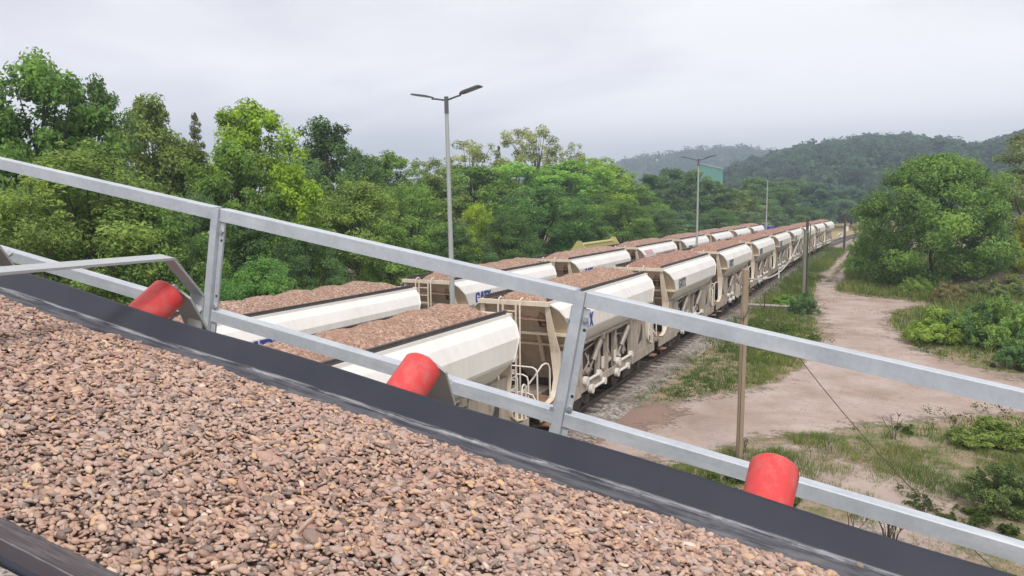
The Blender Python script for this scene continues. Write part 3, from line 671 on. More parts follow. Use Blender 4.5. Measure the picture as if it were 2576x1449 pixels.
    # bogies, buffers, coupling
    for yc in (2.05, LW-2.05):
        bg_ = MB()
        for sx in (-1, 1):
            bg_.prism([(yc-1.35, .38), (yc-.55, .38), (yc-.4, .28), (yc+.4, .28), (yc+.55, .38), (yc+1.35, .38), (yc+1.35, .55), (yc+.6, .68), (yc-.6, .68), (yc-1.35, .55)], 'x', *sorted((sx*.98, sx*1.08)))
            for ya in (-.9, .9):
                bg_.box(*sorted((sx*.95, sx*1.18)), yc+ya-.16, yc+ya+.16, .34, .62)
                for dd in (-.27, .27): bg_.cyl((sx*1.05, yc+ya+dd, .42), (sx*1.05, yc+ya+dd, .72), .085, 12)
        bg_.box(-1, 1, yc-.2, yc+.2, .4, .78)
        bo = bg_.build('bogie', 'bogie', root, .5)
        for ya in (-.9, .9):
            wl = MB(); wl.cyl((-1.0, yc+ya, .46), (1.0, yc+ya, .46), .08, 12)
            for sx in (-1, 1):
                wl.tube([(sx*.68, yc+ya, .46), (sx*.71, yc+ya, .46)], [.49, .49], 32); wl.tube([(sx*.71, yc+ya, .46), (sx*.82, yc+ya, .46)], [.465, .455], 32)
                wl.tube([(sx*.82, yc+ya, .46), (sx*.83, yc+ya, .46)], [.40, .40], 32)
            wl.build('wheelset', 'wheel', bo, .5)
    for yy, sg in ((-.82, -1), (LW+.82, 1)):
        for sx in (-1, 1):
            bf = MB(); bf.cyl((sx*.875, yy, 1.0), (sx*.875, yy+sg*.36, 1.0), .1, 16); bf.cyl((sx*.875, yy+sg*.36, 1.0), (sx*.875, yy+sg*.415, 1.0), .22, 20); bf.build('buffer', 'bogie', root, .5)
        cp = MB(); cp.box(-.06, .06, *sorted((yy, yy+sg*.3)), .85, .97); cp.tube([(0, yy+sg*.2, .9), (0, yy+sg*.3, .62), (0, yy+sg*.38, .88)], .035, 8)
        cp.tube([(.35, yy, .9), (.38, yy+sg*.2, .6), (.3, yy+sg*.36, .75)], .03, 8); cp.build('coupling', 'bogie', root, .5)
        for sx in (-1, 1):
            st = MB(); st.box(*sorted((sx*1.1, sx*1.42)), *sorted((yy-sg*.55, yy-sg*.15)), .55, .59)
            st.beam((sx*1.12, yy-sg*.5, .57), (sx*1.12, yy-sg*.5, .95), .03, .03); st.beam((sx*1.12, yy-sg*.2, .57), (sx*1.12, yy-sg*.2, .95), .03, .03)
            st.build('step', 'rust', root, .3)
    # warning sign on the end wall
    f = lambda z: np.interp(3.92-z, [0, .2, .49, .96], [0, .13, .32, .60])-.02
    def quad(pts, dy=0): return [(x, float(f(z))-dy, z) for x, z in pts]
    sg = MB(); sg.add(quad([(.60, 3.15), (.92, 3.15), (.92, 3.42), (.60, 3.42)]), [(0, 1, 2, 3)]); sg.add(quad([(.60, 3.43), (.92, 3.43), (.76, 3.66)]), [(0, 1, 2)])
    so_ = sg.build('warning_sign', 'sign', root, 0)
    sp = MB(); sp.add(quad([(.63, 3.445), (.89, 3.445), (.76, 3.63)], .004), [(0, 1, 2)])
    sp.add(quad([(.67, 3.31), (.85, 3.31), (.76, 3.40)], .004), [(0, 1, 2)])
    sp.add(quad([(.76+.07*math.cos(a), 3.225+.055*math.sin(a)) for a in np.linspace(0, 6.28, 13)[:-1]], .004), [tuple(range(12))])
    sp.build('pictogram', 'signpale', so_, 0)
    return root
proto = make_wagon()
ORD = ['nearest', 'second', 'third', 'fourth', 'fifth', 'sixth', 'seventh', 'eighth', 'ninth', 'farthest']
def load_mesh(seed, fine):
    rng = np.random.RandomState(seed); dx = .028 if fine else .06
    xs = np.arange(-.99, .991, dx); ys = np.arange(.04, LW-.03, dx*1.2); X, Y = np.meshgrid(xs, ys); P = np.stack([X.ravel(), Y.ravel()], 1)
    y_s = rng.uniform(.3, .9); z = np.minimum(np.minimum(-.22+.52*(Y-y_s)-.10*np.abs(X), -.05+.55*(LW-.25-Y)), .04+.50*(1.0-np.abs(X)))
    ph = rng.uniform(0, 6.28); bumpy = .085*np.abs(np.sin(Y*math.pi/1.45+ph+.25*np.sin(X*2)))+.055*vnoise(P, .35, seed, 3).reshape(X.shape)
    z = np.minimum(z, .50+0*z)
    z = -np.log(np.exp(-z*12)+np.exp(-(.33)*12))/12+bumpy*np.clip(z*3, 0, 1)
    z = z+rng.normal(0, .011 if fine else .012, z.shape)+.01*vnoise(P, 2.5, seed+9, 2).reshape(X.shape)
    z = np.maximum(z, -.45)
    return grid_mesh('gravel_load', X, Y, 3.86+z, 'load', smooth=not fine)
LOADS = [load_mesh(1, True), load_mesh(2, True), load_mesh(3, False), load_mesh(4, False)]
LET = {}
for key, mt in (('blue', 'blue'), ('grey', 'greyletter')):
    tmp = letters(.43, mt, None, 1.552, 1.12, 2.975); LET[key] = tmp.data; bpy.data.objects.remove(tmp)
def red_marks(parent):
    b = MB(); b.add([(1.535, 1.0, 3.45), (1.535, 2.7, 3.45), (1.375, 2.6, 3.72), (1.375, .8, 3.72)], [(0, 1, 2, 3)]); b.v = [(x+.006, y, z+.004) for x, y, z in b.v]
    b.build('pink_panel', 'pinkpanel', parent, 0)
    b = MB(); rnd = random.Random(8); y = 3.3
    while y < 8.6:
        hh = .26; wd = .16+rnd.random()*.1
        for k in range(rnd.choice((2, 2, 3))):
            yy = y+wd*k/2.2
            b.prism([(yy, 3.12), (yy+.055, 3.12), (yy+.055, 3.12+hh), (yy, 3.12+hh)], 'x', 1.553, 1.557)
        if rnd.random() < .7: b.prism([(y, 3.12+hh*.8), (y+wd, 3.12+hh*.8), (y+wd, 3.12+hh), (y, 3.12+hh)], 'x', 1.5575, 1.559)
        y += wd+.12+(.35 if rnd.random() < .12 else 0)
    b.build('red_lettering', 'redletter', parent, 0)
ri = random.Random(3)
def place_wagon(first, x, y, z, rz, lab, grp, let, loadi, redshade):
    o = proto if first else copy_tree(proto)
    o.location = (x, y, z); o.rotation_euler = (0, 0, rz); tag(o, lab[0], 'hopper wagon', grp)
    if let == 'red': red_marks(o)
    elif let: link('lettering', LET[let], o)
    ld = link('gravel_load', LOADS[loadi]); ld.location = (x, y, z); ld.rotation_euler = (0, 0, rz); ld.color = redshade
    tag(ld, lab[1], 'gravel load', 'gravel heaped in the hopper wagons')
    return o
jobs = []
for i in range(10):
    y = 6.9+12.2*i; ym = y+LW/2; sl_ = (curve_off(ym+3)-curve_off(ym-3))/6
    x = XR+curve_off(ym)-sl_*LW/2
    nm = ORD[i]
    extra = {0: '', 1: '', 2: '', 9: ''}.get(i, '')
    jobs.append((x, y, 0, -math.atan(sl_), ('%s cream hopper wagon from the conveyor, right-hand train%s' % (nm, extra), 'reddish gravel heaped in the %s wagon from the conveyor, right-hand train' % nm),
                 'hopper wagons of the right-hand train', 'blue' if i < 2 else 'grey', i if i < 2 else 2+i % 2, (1.12, 1.0, .90, 1) if i < 2 else (.98, .80, .74, 1)))
ORDL = ['nearest', 'second', 'third', 'fourth', 'fifth', 'sixth', 'seventh', 'farthest']
for i in range(8):
    y = 12.3+12.2*i; nm = ORDL[i]
    extra = {3: ', pink panel and red lettering', 7: ', lorry beyond it', 1: ''}.get(i, '')
    jobs.append((XL, y, ZL, 0, ('%s cream hopper wagon from the conveyor, left-hand train%s' % (nm, extra), 'gravel heaped in the %s wagon from the conveyor, left-hand train' % nm),
                 'hopper wagons of the left-hand train', 'red' if i == 3 else ('blue' if i < 3 else 'grey'), (i+1) % 2 if i < 2 else 2+i % 2, (1.06, .98, .90, 1) if i < 3 else (.98, .88, .81, 1)))
for k, j in enumerate(jobs): place_wagon(k == len(jobs), *j)
bpy.data.batch_remove([o for o in ([proto]+list(proto.children_recursive))])
#@@REST@@
# ------------------------------------------------------------------ foliage
def leaf_cloud(name, ctr, rad, n, size, seed, flat=.75, droop=0.0, elong=2.0, upb=.5):
    rng = np.random.RandomState(seed); K = len(ctr); wgt = rad**2; idx = rng.choice(K, n, p=wgt/wgt.sum())
    d = rng.normal(size=(n, 3)); d /= np.linalg.norm(d, axis=1)[:, None]; u = rng.rand(n)**(1/2.4)
    off = d*u[:, None]*rad[idx][:, None]; off[:, 2] *= flat
    P = ctr[idx]+off; P[:, 2] -= droop*(off[:, 0]**2+off[:, 1]**2)
    c0 = np.array([0, 0, ctr[:, 2].mean()]); outw = P-c0; outw /= np.linalg.norm(outw, axis=1)[:, None]+1e-6
    nr = outw*.55+d*.45+np.array([0, 0, upb])+rng.normal(size=(n, 3))*.55; nr /= np.linalg.norm(nr, axis=1)[:, None]
    t = np.cross(nr, rng.normal(size=(n, 3))); t /= np.linalg.norm(t, axis=1)[:, None]; b = np.cross(nr, t)
    sz = size*np.exp(rng.normal(0, .25, n)); a = t*(sz*.5)[:, None]; c = b*(sz*.5/elong)[:, None]; lift = nr*(sz*.10)[:, None]
    V = np.stack([P-a, P-c+lift, P+a-lift*.5, P+c+lift], 1).reshape(-1, 3)
    ct = rng.normal(.5, .15, K); tint = np.clip(ct[idx]+rng.normal(0, .19, n), 0, 1)
    return np_mesh(name, V, np.arange(4*n), np.full(n, 4), 'leaf', {'tint': ('FACE', tint)})
def crown_pts(kind, seed):
    rng = np.random.RandomState(seed); C = []; Rr = []
    ph = rng.uniform(0, 6.28, 6)
    def lob(a, z): return 1+.16*math.sin(2*a+ph[0]+z*.5)+.13*math.sin(3*a+ph[1]-z*.8)+.1*math.sin(5*a+ph[2]+z*1.3)
    if kind == 'broad':
        for i in range(120):
            z = 1.4+8.2*rng.rand()**.85; t = (z-4.6)/5.2; rm = 3.3*math.sqrt(max(.02, 1-t*t)); a = rng.uniform(0, 6.28)
            f = rng.rand()**.42; r_ = rm*f*lob(a, z); C.append((r_*math.cos(a), r_*math.sin(a), z)); Rr.append(rng.uniform(.5, 1.0)*(1-.35*max(0, t)))
        for i in range(7):                                   # uneven leaders on top
            a = rng.uniform(0, 6.28); r_ = rng.uniform(.1, 1.5)
            for k in range(3): C.append((r_*math.cos(a), r_*math.sin(a), 8.6+.42*k+rng.rand()*.4-.3*r_)); Rr.append(.42-.1*k)
    elif kind == 'bush':
        for i in range(130):
            z = 9.3*rng.rand()**.95+.2; rm = 3.35*(max(.03, 1-(z/10.2)**2.3))**.6*(.86+.14*min(1, z/2.5)); a = rng.uniform(0, 6.28)
            f = rng.rand()**.36; r_ = rm*f*lob(a, z); C.append((r_*math.cos(a), r_*math.sin(a), z)); Rr.append(rng.uniform(.45, .95))
        for i in range(16):
            a = rng.uniform(0, 6.28); r_ = rng.uniform(.1, 2.6); zt = 10.0*(max(.03, 1-(r_/3.6)**2.2))**.55
            for k in range(3): C.append((r_*math.cos(a)*(1+.05*k), r_*math.sin(a)*(1+.05*k), zt-.5+.4*k)); Rr.append(.36-.09*k)
    elif kind == 'fir':
        for i in range(110):
            z = 1.0+8.9*rng.rand(); rm = (1-z/10.3)*2.9+.15; a = rng.uniform(0, 6.28); f = rng.rand()**.4
            C.append((rm*f*math.cos(a), rm*f*math.sin(a), z-.25*rm*f)); Rr.append(.28+.5*(1-z/10.3))
    elif kind == 'low':
        for i in range(120):
            a = rng.uniform(0, 6.28); f = rng.rand()**.5; r_ = 3.3*f*lob(a, 0); zt = 3.9*math.sqrt(max(.05, 1-f*f))*(.8+.2*math.sin(3*a+ph[3])); z = .15+zt*rng.rand()**.55
            C.append((r_*math.cos(a), r_*math.sin(a), z)); Rr.append(rng.uniform(.35, .7))
        for i in range(24):
            a = rng.uniform(0, 6.28); f = rng.rand()**.5; r_ = 3.2*f; zt = 3.9*math.sqrt(max(.05, 1-f*f))
            for k in range(3): C.append((r_*math.cos(a)*(1+.06*k), r_*math.sin(a)*(1+.06*k), zt-.1+.3*k)); Rr.append(.3-.08*k)
    elif kind == 'round':                                    # one wide old tree, foliage down to the ground
        for i in range(330):
            z = 10.4*rng.rand()**.9+.5; t = (z-4.6)/6.3; rm = 6.4*math.sqrt(max(.02, 1-t*t))*(.8+.2*min(1, z/3)); a = rng.uniform(0, 6.28)
            f = rng.rand()**.3; r_ = rm*f*lob(a, z); C.append((r_*math.cos(a), r_*math.sin(a), z)); Rr.append(rng.uniform(.6, 1.35))
        for i in range(34):
            a = rng.uniform(0, 6.28); r_ = rng.uniform(.1, 4.6); zt = 4.6+6.2*math.sqrt(max(.03, 1-(r_/6.6)**2))
            for k in range(3): C.append((r_*math.cos(a), r_*math.sin(a), zt-.3+.4*k)); Rr.append(.5-.11*k)
    elif kind == 'sparse':
        for i in range(85):
            z = 2.0+7.8*rng.rand()**.7; t = (z-6.4)/4.0; rm = 3.2*math.sqrt(max(.03, 1-t*t)) if z > 3 else 1.6; a = rng.uniform(0, 6.28)
            f = rng.rand()**.45; r_ = rm*f*lob(a, z); C.append((r_*math.cos(a), r_*math.sin(a), z)); Rr.append(rng.uniform(.3, .65))
    return np.array(C), np.array(Rr)
def trunk_mesh(kind, seed, C):
    rng = random.Random(seed); b = MB(); top = {'bush': 5.5, 'low': 2.2}.get(kind, 8.2)
    pts = [(0, 0, -.3)]; x = y = 0
    for k in range(1, 8):
        x += rng.uniform(-.16, .16); y += rng.uniform(-.16, .16); pts.append((x, y, top*k/7))
    r0 = .17 if kind != 'bush' else .14
    b.tube(pts, [r0*(1-.11*k) for k in range(8)], 8)
    sel = rng.sample(range(len(C)), 26 if kind != 'sparse' else 40)
    for i in sel:
        c = C[i]; zb = min(max(.6, c[2]*rng.uniform(.35, .7)), top*.95); k = zb/top*7; j = int(k); p = Vector(pts[j]).lerp(Vector(pts[min(7, j+1)]), k-j)
        q = Vector(c); m_ = p.lerp(q, .5)+Vector((0, 0, -.15*(q-p).length*.4)); b.tube([p, m_, q], [.065, .042, .014], 5)
    return b.build('trunk', 'bark', None, 1.0)
PROT = {}; NOM = {}; LEAFGAIN = 3.5
NOM['roundA'] = (13.6, 11.2); NOM['lowA'] = NOM['lowB'] = (7.0, 4.4)
for key, kind, n, size, seed, kw in (('broadA', 'broad', 26000, .20, 11, {}), ('broadB', 'broad', 26000, .19, 12, {}), ('broadC', 'broad', 24000, .21, 13, {}),
        ('bushA', 'bush', 34000, .165, 21, dict(elong=2.6)), ('bushB', 'bush', 34000, .16, 22, dict(elong=2.6)), ('bushC', 'bush', 30000, .18, 23, dict(elong=2.2)),
        ('firA', 'fir', 16000, .18, 31, dict(elong=2.4, flat=.5)), ('lowA', 'low', 30000, .17, 61, dict(elong=2.2)), ('lowB', 'low', 26000, .20, 62, dict(elong=1.8)), ('roundA', 'round', 85000, .24, 51, dict(elong=2.2)), ('sparseA', 'sparse', 7000, .19, 41, {}), ('sparseB', 'sparse', 8500, .19, 42, {})):
    C, Rr = crown_pts(kind, seed); me = leaf_cloud('crown', C, Rr, n, size, seed+100, **kw)
    tr = trunk_mesh(kind, seed, C); PROT[key] = (me, tr.data); bpy.data.objects.remove(tr)
def plant(name, cat, key, loc, wd, ht, col, lab, grp, rz=None):
    o = thing(name, lab, cat, loc, rz if rz is not None else (loc[0]*7.3+loc[1]*3.1) % 6.28, grp)
    cr = link('crown', PROT[key][0], o); tr = link('trunk', PROT[key][1], o)
    for c in (cr, tr): c.scale = (wd/NOM.get(key, (7, 10.3))[0],)*2+(ht/NOM.get(key, (7, 10.3))[1],)
    cr.color = tuple(x*LEAFGAIN*k_ for x, k_ in zip(col, (1.04, 1.0, .98)))+(1,); return o
# base colours (kept dark: real leaves)
OAK, DARK, OLIVE, FIRG, LIME, MID, PALE, WILL, WILL2, TEAL, BRIGHT, FAR = ((.056, .100, .026), (.042, .074, .026), (.076, .106, .030), (.050, .058, .026), (.110, .165, .020), (.066, .110, .024), (.112, .128, .042),
        (.086, .124, .034), (.074, .122, .034), (.050, .088, .036), (.125, .170, .022), (.055, .094, .034))
TREES = [  # px, top, width px, x, kind, colour, label
 (-60, 150, 300, -33, 'broadC', OAK, 'tall dark green tree cut off by the left picture edge'),
 (118, 106, 330, -34, 'broadA', OAK, 'tallest tree of the wood, dark green broad crown at far left'),
 (250, 176, 190, -36, 'broadB', DARK, 'dark green tree shouldering the right flank of the tallest tree'),
 (385, 222, 220, -39, 'broadC', OLIVE, 'olive brown tree right of the tallest tree, sky through its top'),
 (508, 266, 130, -43, 'firA', FIRG, 'dark pointed conifer top between olive tree and bright lime tree'),
 (460, 330, 200, -37, 'broadB', OLIVE, 'olive tree low in front of the dark pointed conifer'),
 (640, 240, 250, -35, 'broadB', LIME, 'bright yellow green tree, the brightest crown of the wood'),
 (585, 330, 200, -33, 'broadA', MID, 'mid green tree at the left foot of the bright yellow green tree'),
 (730, 400, 170, -32, 'broadC', LIME, 'smaller yellow green tree under the right flank of the brightest crown'),
 (825, 283, 200, -39, 'broadC', DARK, 'dark green tree with spiky top right of the brightest crown'),
 (905, 360, 150, -41, 'broadA', DARK, 'dark green tree on the right shoulder of the spiky topped tree'),
 (975, 372, 180, -43, 'broadB', MID, 'mid green tree left of the tall lamp, top below the lamp heads'),
 (1075, 392, 130, -48, 'sparseB', OLIVE, 'thin olive tree top just left of the tall lamp post'),
 (1100, 430, 190, -42, 'broadC', OLIVE, 'olive tree standing directly behind the tall lamp post'),
 (1188, 346, 170, -58, 'sparseA', PALE, 'sparse see-through tree with flat top right of the tall lamp post'),
 (1255, 357, 62, -70, 'firA', (.030, .05, .03), 'small dark conifer top between two sparse see-through trees'),
 (1338, 312, 160, -58, 'sparseB', PALE, 'tall sparse see-through tree with rounded pale crown'),
 (1418, 354, 110, -62, 'sparseA', PALE, 'sparse see-through tree right of the tall rounded pale crown'),
 (1492, 388, 150, -56, 'sparseB', LIME, 'thin yellow green tree at the end of the sparse tree row'),
 (1195, 405, 230, -46, 'broadB', MID, 'mid green tree below the flat topped sparse tree'),
 (1300, 400, 240, -48, 'broadA', (.085, .155, .03), 'fresh green tree below the tall rounded pale crown'),
 (1420, 395, 220, -49, 'broadC', (.09, .16, .028), 'fresh green tree at the foot of the sparse tree row'),
 (1510, 402, 180, -46, 'broadB', LIME, 'yellow green tree sloping down toward the far left hill'),
 (1575, 440, 150, -42, 'broadA', MID, 'mid green tree where the wood meets the far left hill'),
 (1640, 432, 130, -41, 'broadC', DARK, 'dark tree left of the second lamp, hill above it'),
 (1692, 416, 110, -42, 'broadB', DARK, 'dark rounded tree just left of the second lamp post'),
 (1745, 418, 110, -36, 'broadA', FAR, 'dark tree behind the second lamp post hiding the teal hall'),
 (1795, 448, 110, -31, 'broadC', FAR, 'dark green tree in front of the teal hall, right of second lamp'),
 (1850, 470, 110, -27, 'broadB', (.085, .12, .038), 'yellowish tree between second and third lamp posts'),
 (1895, 438, 110, -29, 'broadA', FAR, 'dark tree rising left of the third lamp post'),
 (1950, 452, 110, -25, 'broadC', FAR, 'dark tree right of the third lamp post'),
 (2000, 446, 100, -22, 'broadB', FAR, 'dark tree above the short fourth lamp'),
 (2045, 452, 100, -17, 'broadA', (.04, .075, .045), 'bluish dark tree right of the short fourth lamp'),
 (2095, 474, 100, -12.5, 'broadC', (.05, .085, .045), 'pale far tree closing the wood above the last wagon'),
 (2140, 468, 90, -8, 'broadB', (.035, .065, .04), 'dark far tree beside the big round tree'),
 (2185, 480, 90, -3.8, 'broadA', (.035, .065, .04), 'dark far tree half behind the big round tree'),
]
for px, top, wd, x, key, col, lab in TREES:
    c = at_x(px, 600, x); t = at_x(px, top, x); dz = depth((c[0], c[1], 5))
    plant('broadleaf_tree' if key[0] != 'f' else 'conifer', 'tree', key, (c[0], c[1], GZ), max(wd*dz/1860*1.28, 3.2), t[2]-GZ, col, lab, 'trees of the wood behind the left-hand train')
FRONT = [
 (60, 455, 330, -27, 'bushB', WILL, 'olive green willow bush cut by the left edge below the top rail'),
 (235, 362, 420, -28, 'bushA', WILL, 'large yellowish willow bush under the tallest tree, behind top rail'),
 (400, 480, 260, -25.5, 'bushC', WILL2, 'willow bush just left of the left guard rail post'),
 (505, 470, 190, -30, 'bushB', TEAL, 'dark green bush behind the left guard rail post'),
 (640, 520, 220, -28, 'bushC', DARK, 'dark bush under the bright yellow green tree'),
 (660, 640, 190, -23.5, 'bushA', (.07, .135, .04), 'low fresh green bush above the nearest left-hand wagon'),
 (545, 690, 170, -22.5, 'bushB', (.055, .115, .035), 'low leafy bush at the foot of the left guard rail post'),
 (790, 560, 170, -27, 'bushB', TEAL, 'dark green bush left of the olive willow with round top'),
 (905, 446, 250, -28, 'bushA', WILL, 'round topped olive willow left of the tall lamp post'),
 (1040, 452, 200, -31, 'bushB', WILL2, 'green willow bush touching the tall lamp post from the left'),
 (985, 560, 170, -25.5, 'bushC', WILL2, 'lower willow bush below the round topped olive willow'),
 (1150, 560, 150, -27, 'bushC', TEAL, 'bluish green bush at the lamp post above second left-hand wagon'),
 (1205, 505, 110, -32, 'bushB', BRIGHT, 'small bright yellow green shrub right of the tall lamp post'),
 (1365, 462, 260, -28, 'bushA', (.052, .098, .034), 'big dark rounded bush right of the tall lamp post'),
 (1290, 530, 170, -26.5, 'bushB', DARK, 'dark bush at the left foot of the big rounded bush'),
 (1465, 520, 170, -26.5, 'bushC', DARK, 'dark bush at the right foot of the big rounded bush'),
 (1560, 500, 170, -31, 'bushA', MID, 'mid green bush above the pale yellow loader bucket'),
 (1650, 520, 130, -30, 'bushB', FAR, 'dark bush left of the second lamp post base'),
 (1715, 530, 110, -30, 'bushC', (.06, .105, .05), 'grey green bush right behind the second lamp post'),
 (1800, 525, 110, -25, 'bushA', FAR, 'dark bush right of the second lamp post'),
 (1880, 530, 90, -22, 'bushB', (.075, .11, .06), 'pale grey green bush left of the third lamp post'),
 (1955, 540, 70, -19, 'bushC', (.075, .11, .06), 'small pale round bush right of the third lamp post'),
 (2030, 520, 90, -16, 'bushA', FAR, 'dark bush above the last wagons of right-hand train'),
]
for px, top, wd, x, key, col, lab in FRONT:
    c = at_x(px, 700, x); t = at_x(px, top, x); dz = depth((c[0], c[1], 4))
    plant('bush', 'bush', key, (c[0], c[1], GZ), wd*dz/1860*1.2, t[2]-GZ, col, lab, 'bushes along the edge of the wood')
def gplant(px, base, top, wd, key, col, lab, cat='bush', name='bush', grp='bushes on the right of the gravel track'):
    c = g(px, base); t = at_y(px, top, c[1]); dz = depth(c)
    return plant(name, cat, key, (c[0], c[1], GZ), wd*dz/1860*1.06, t[2]-GZ, col, lab, grp)
gplant(2342, 722, 396, 352, 'roundA', (.066, .110, .030), 'big round green tree standing alone right of the tracks', 'tree', 'broadleaf_tree', 'trees right of the gravel track')
gplant(2590, 690, 322, 260, 'broadB', (.085, .105, .042), 'olive tree at the right picture edge behind the round tree', 'tree', 'broadleaf_tree', 'trees right of the gravel track')
gplant(2600, 720, 520, 150, 'bushB', (.14, .15, .03), 'yellowing bush at the right picture edge below the olive tree', 'tree', 'broadleaf_tree', 'trees right of the gravel track')
gplant(2560, 700, 560, 150, 'bushA', DARK, 'dark bush between the round tree and the right picture edge')
gplant(2178, 690, 600, 90, 'lowB', (.085, .135, .042), 'light green bush at the left foot of the big round tree')
gplant(2235, 712, 640, 100, 'lowA', (.07, .12, .038), 'low bush below the left side of the big round tree')
gplant(2300, 745, 690, 80, 'lowA', (.09, .13, .035), 'yellow green weeds bush at the far side of the track junction')
gplant(2385, 765, 702, 90, 'lowA', (.10, .095, .045), 'brownish dry bush in front of the earth bank')
gplant(2470, 748, 700, 120, 'lowA', (.085, .10, .045), 'scrubby bush growing on the dark earth bank')
gplant(2540, 745, 690, 110, 'lowB', (.09, .115, .04), 'scrub at the right edge on top of the earth bank')
gplant(2360, 862, 770, 150, 'lowB', (.105, .15, .035), 'yellow green bush at the corner of the gravel track')
gplant(2445, 868, 748, 140, 'lowA', (.058, .10, .042), 'dark green bramble bush right of the yellow green corner bush')
gplant(2545, 880, 735, 190, 'lowA', (.09, .14, .04), 'leafy green bush at the right edge above the top rail')
gplant(2590, 930, 830, 130, 'lowB', (.055, .098, .04), 'dark bush at the right edge just above the top rail')
gplant(2560, 1285, 1160, 230, 'lowA', (.066, .090, .036), 'dark green spreading shrub at the lower right edge')
gplant(2500, 1115, 1050, 190, 'lowB', (.085, .115, .034), 'fresh green nettle patch at the right edge beside the track')
gplant(2020, 790, 728, 70, 'lowA', (.06, .10, .045), 'tangled grey green bush at the foot of the second timber pole')
gplant(1975, 770, 740, 70, 'lowB', (.085, .15, .035), 'low fresh green bush beside the concrete block')
# ------------------------------------------------------------------ grass and weeds
def m_grass():
    m, t, b = newmat('grass_blades'); f = attr(t, 'tint')
    c = ramp(t, f, ((0, (.050, .095, .018)), (.3, (.10, .175, .030)), (.5, (.17, .235, .042)), (.7, (.29, .29, .075)), (.88, (.44, .36, .16)), (1, (.5, .42, .26))))
    t.links.new(c, b.inputs['Base Color']); b.inputs['Roughness'].default_value = .6
    tr = t.nodes.new('ShaderNodeBsdfTranslucent'); t.links.new(c, tr.inputs[0]); ms = t.nodes.new('ShaderNodeMixShader'); ms.inputs[0].default_value = .3
    o = t.nodes['Material Output']; t.links.new(b.outputs[0], ms.inputs[1]); t.links.new(tr.outputs[0], ms.inputs[2]); t.links.new(ms.outputs[0], o.inputs[0]); return m
M['grass'] = m_grass()
def blades(name, P, H, T, nb, spread, width, seed, z=GZ, label=None):
    """P (m,2) tuft centres, H (m,) heights, T (m,) tints"""
    rng = np.random.RandomState(seed); m = len(P); n = m*nb; i = np.repeat(np.arange(m), nb)
    a = rng.uniform(0, 6.28, n); r_ = spread*np.sqrt(rng.rand(n)); bx = P[i, 0]+r_*np.cos(a)*H[i]*1.5; by = P[i, 1]+r_*np.sin(a)*H[i]*1.5
    h = H[i]*rng.uniform(.5, 1.15, n); lean = rng.uniform(.15, .75, n)*h; la = a+rng.normal(0, .7, n); wa = rng.uniform(0, 3.14, n); wd = width*(.6+.8*rng.rand(n))*np.sqrt(H[i]/.35)
    b = np.stack([bx, by, np.full(n, z-.02)], 1); side = np.stack([np.cos(wa), np.sin(wa), 0*wa], 1)*wd[:, None]/2; ln = np.stack([np.cos(la), np.sin(la), 0*la], 1)
    mid = b+ln*(lean*.35)[:, None]+np.array([0, 0, 1])*(h*.6)[:, None]; tip = b+ln*lean[:, None]+np.array([0, 0, 1])*h[:, None]
    V = np.stack([b-side, b+side, mid+side*.8, mid-side*.8, tip], 1).reshape(-1, 3)
    o = np.arange(n)[:, None]*5; L_ = np.concatenate([o+np.array([[0, 1, 2, 3]]), o+np.array([[3, 2, 4]])], 1).ravel()
    tint = np.clip(T[i]+rng.normal(0, .13, n), 0, 1)
    me = np_mesh(name, V, L_, np.tile([4, 3], n), 'grass', {'tint': ('FACE', np.repeat(tint, 2))})
    o_ = link(name, me); tag(o_, label, None, None, 'stuff'); return o_
PW = np.asarray(PATH)[:, :2]
def scatter(n, x0, x1, y0, y1, seed):
    rng = np.random.RandomState(seed); return np.stack([rng.uniform(x0, x1, n), rng.uniform(y0, y1, n)], 1), rng
# verge between track and path
P, rng = scatter(42000, -7.7, 6, 14, 120, 1); keep = rng.rand(len(P)) < np.clip(30/P[:, 1], .12, 1); P = P[keep]
sdp = sd_poly(P, PW); nzv = vnoise(P, .16, 7); leftside = P[:, 0] < np.interp(P[:, 1], [14, 22, 26, 32, 38, 45, 52, 60, 75, 120], [-3.2, -3.0, -1.2, .5, .3, -.5, -2.0, -2.4, -3.0, -4.0])
k = (sdp < -.12+.35*nzv) & leftside & ~((P[:, 0] < -6.7) & (rng.rand(len(P)) < .6)); P = P[k]; nzv = nzv[k]; sdp = sdp[k]
Hh = np.clip(.26+.14*nzv+.10*vnoise(P, .5, 8), .08, .7)*np.clip(P[:, 1]/34, .8, 2.0); Hh *= np.clip(-sdp*.9+.35, .35, 1)
Tt = .38+.22*vnoise(P, .10, 9)+.14*nzv+.22*np.exp(sdp*1.1)
blades('verge_grass', P, Hh, Tt, 11, .5, .022, 3, label='green grass verge between the railway track and the gravel track')
# lower right: patchy dry grass
P, rng = scatter(30000, -6, 16, 7.5, 25, 2); sdp = sd_poly(P, PW); nzv = vnoise(P, .20, 17); n2_ = vnoise(P, .6, 18)
k = (sdp < -.1) & (P[:, 1] < 24) & (nzv+.7*n2_+.12 > rng.normal(0, .35, len(P))+.05*(P[:, 0] < 0)); P = P[k]; nzv = nzv[k]; n2_ = n2_[k]
Hh = np.clip(.13+.14*nzv+.13*n2_, .04, .55); Tt = .48-.20*nzv+.20*vnoise(P, .35, 19)
blades('dry_grass', P, Hh, Tt, 10, .6, .012, 5, label='patchy dry grass and weeds on the bare ground at lower right')
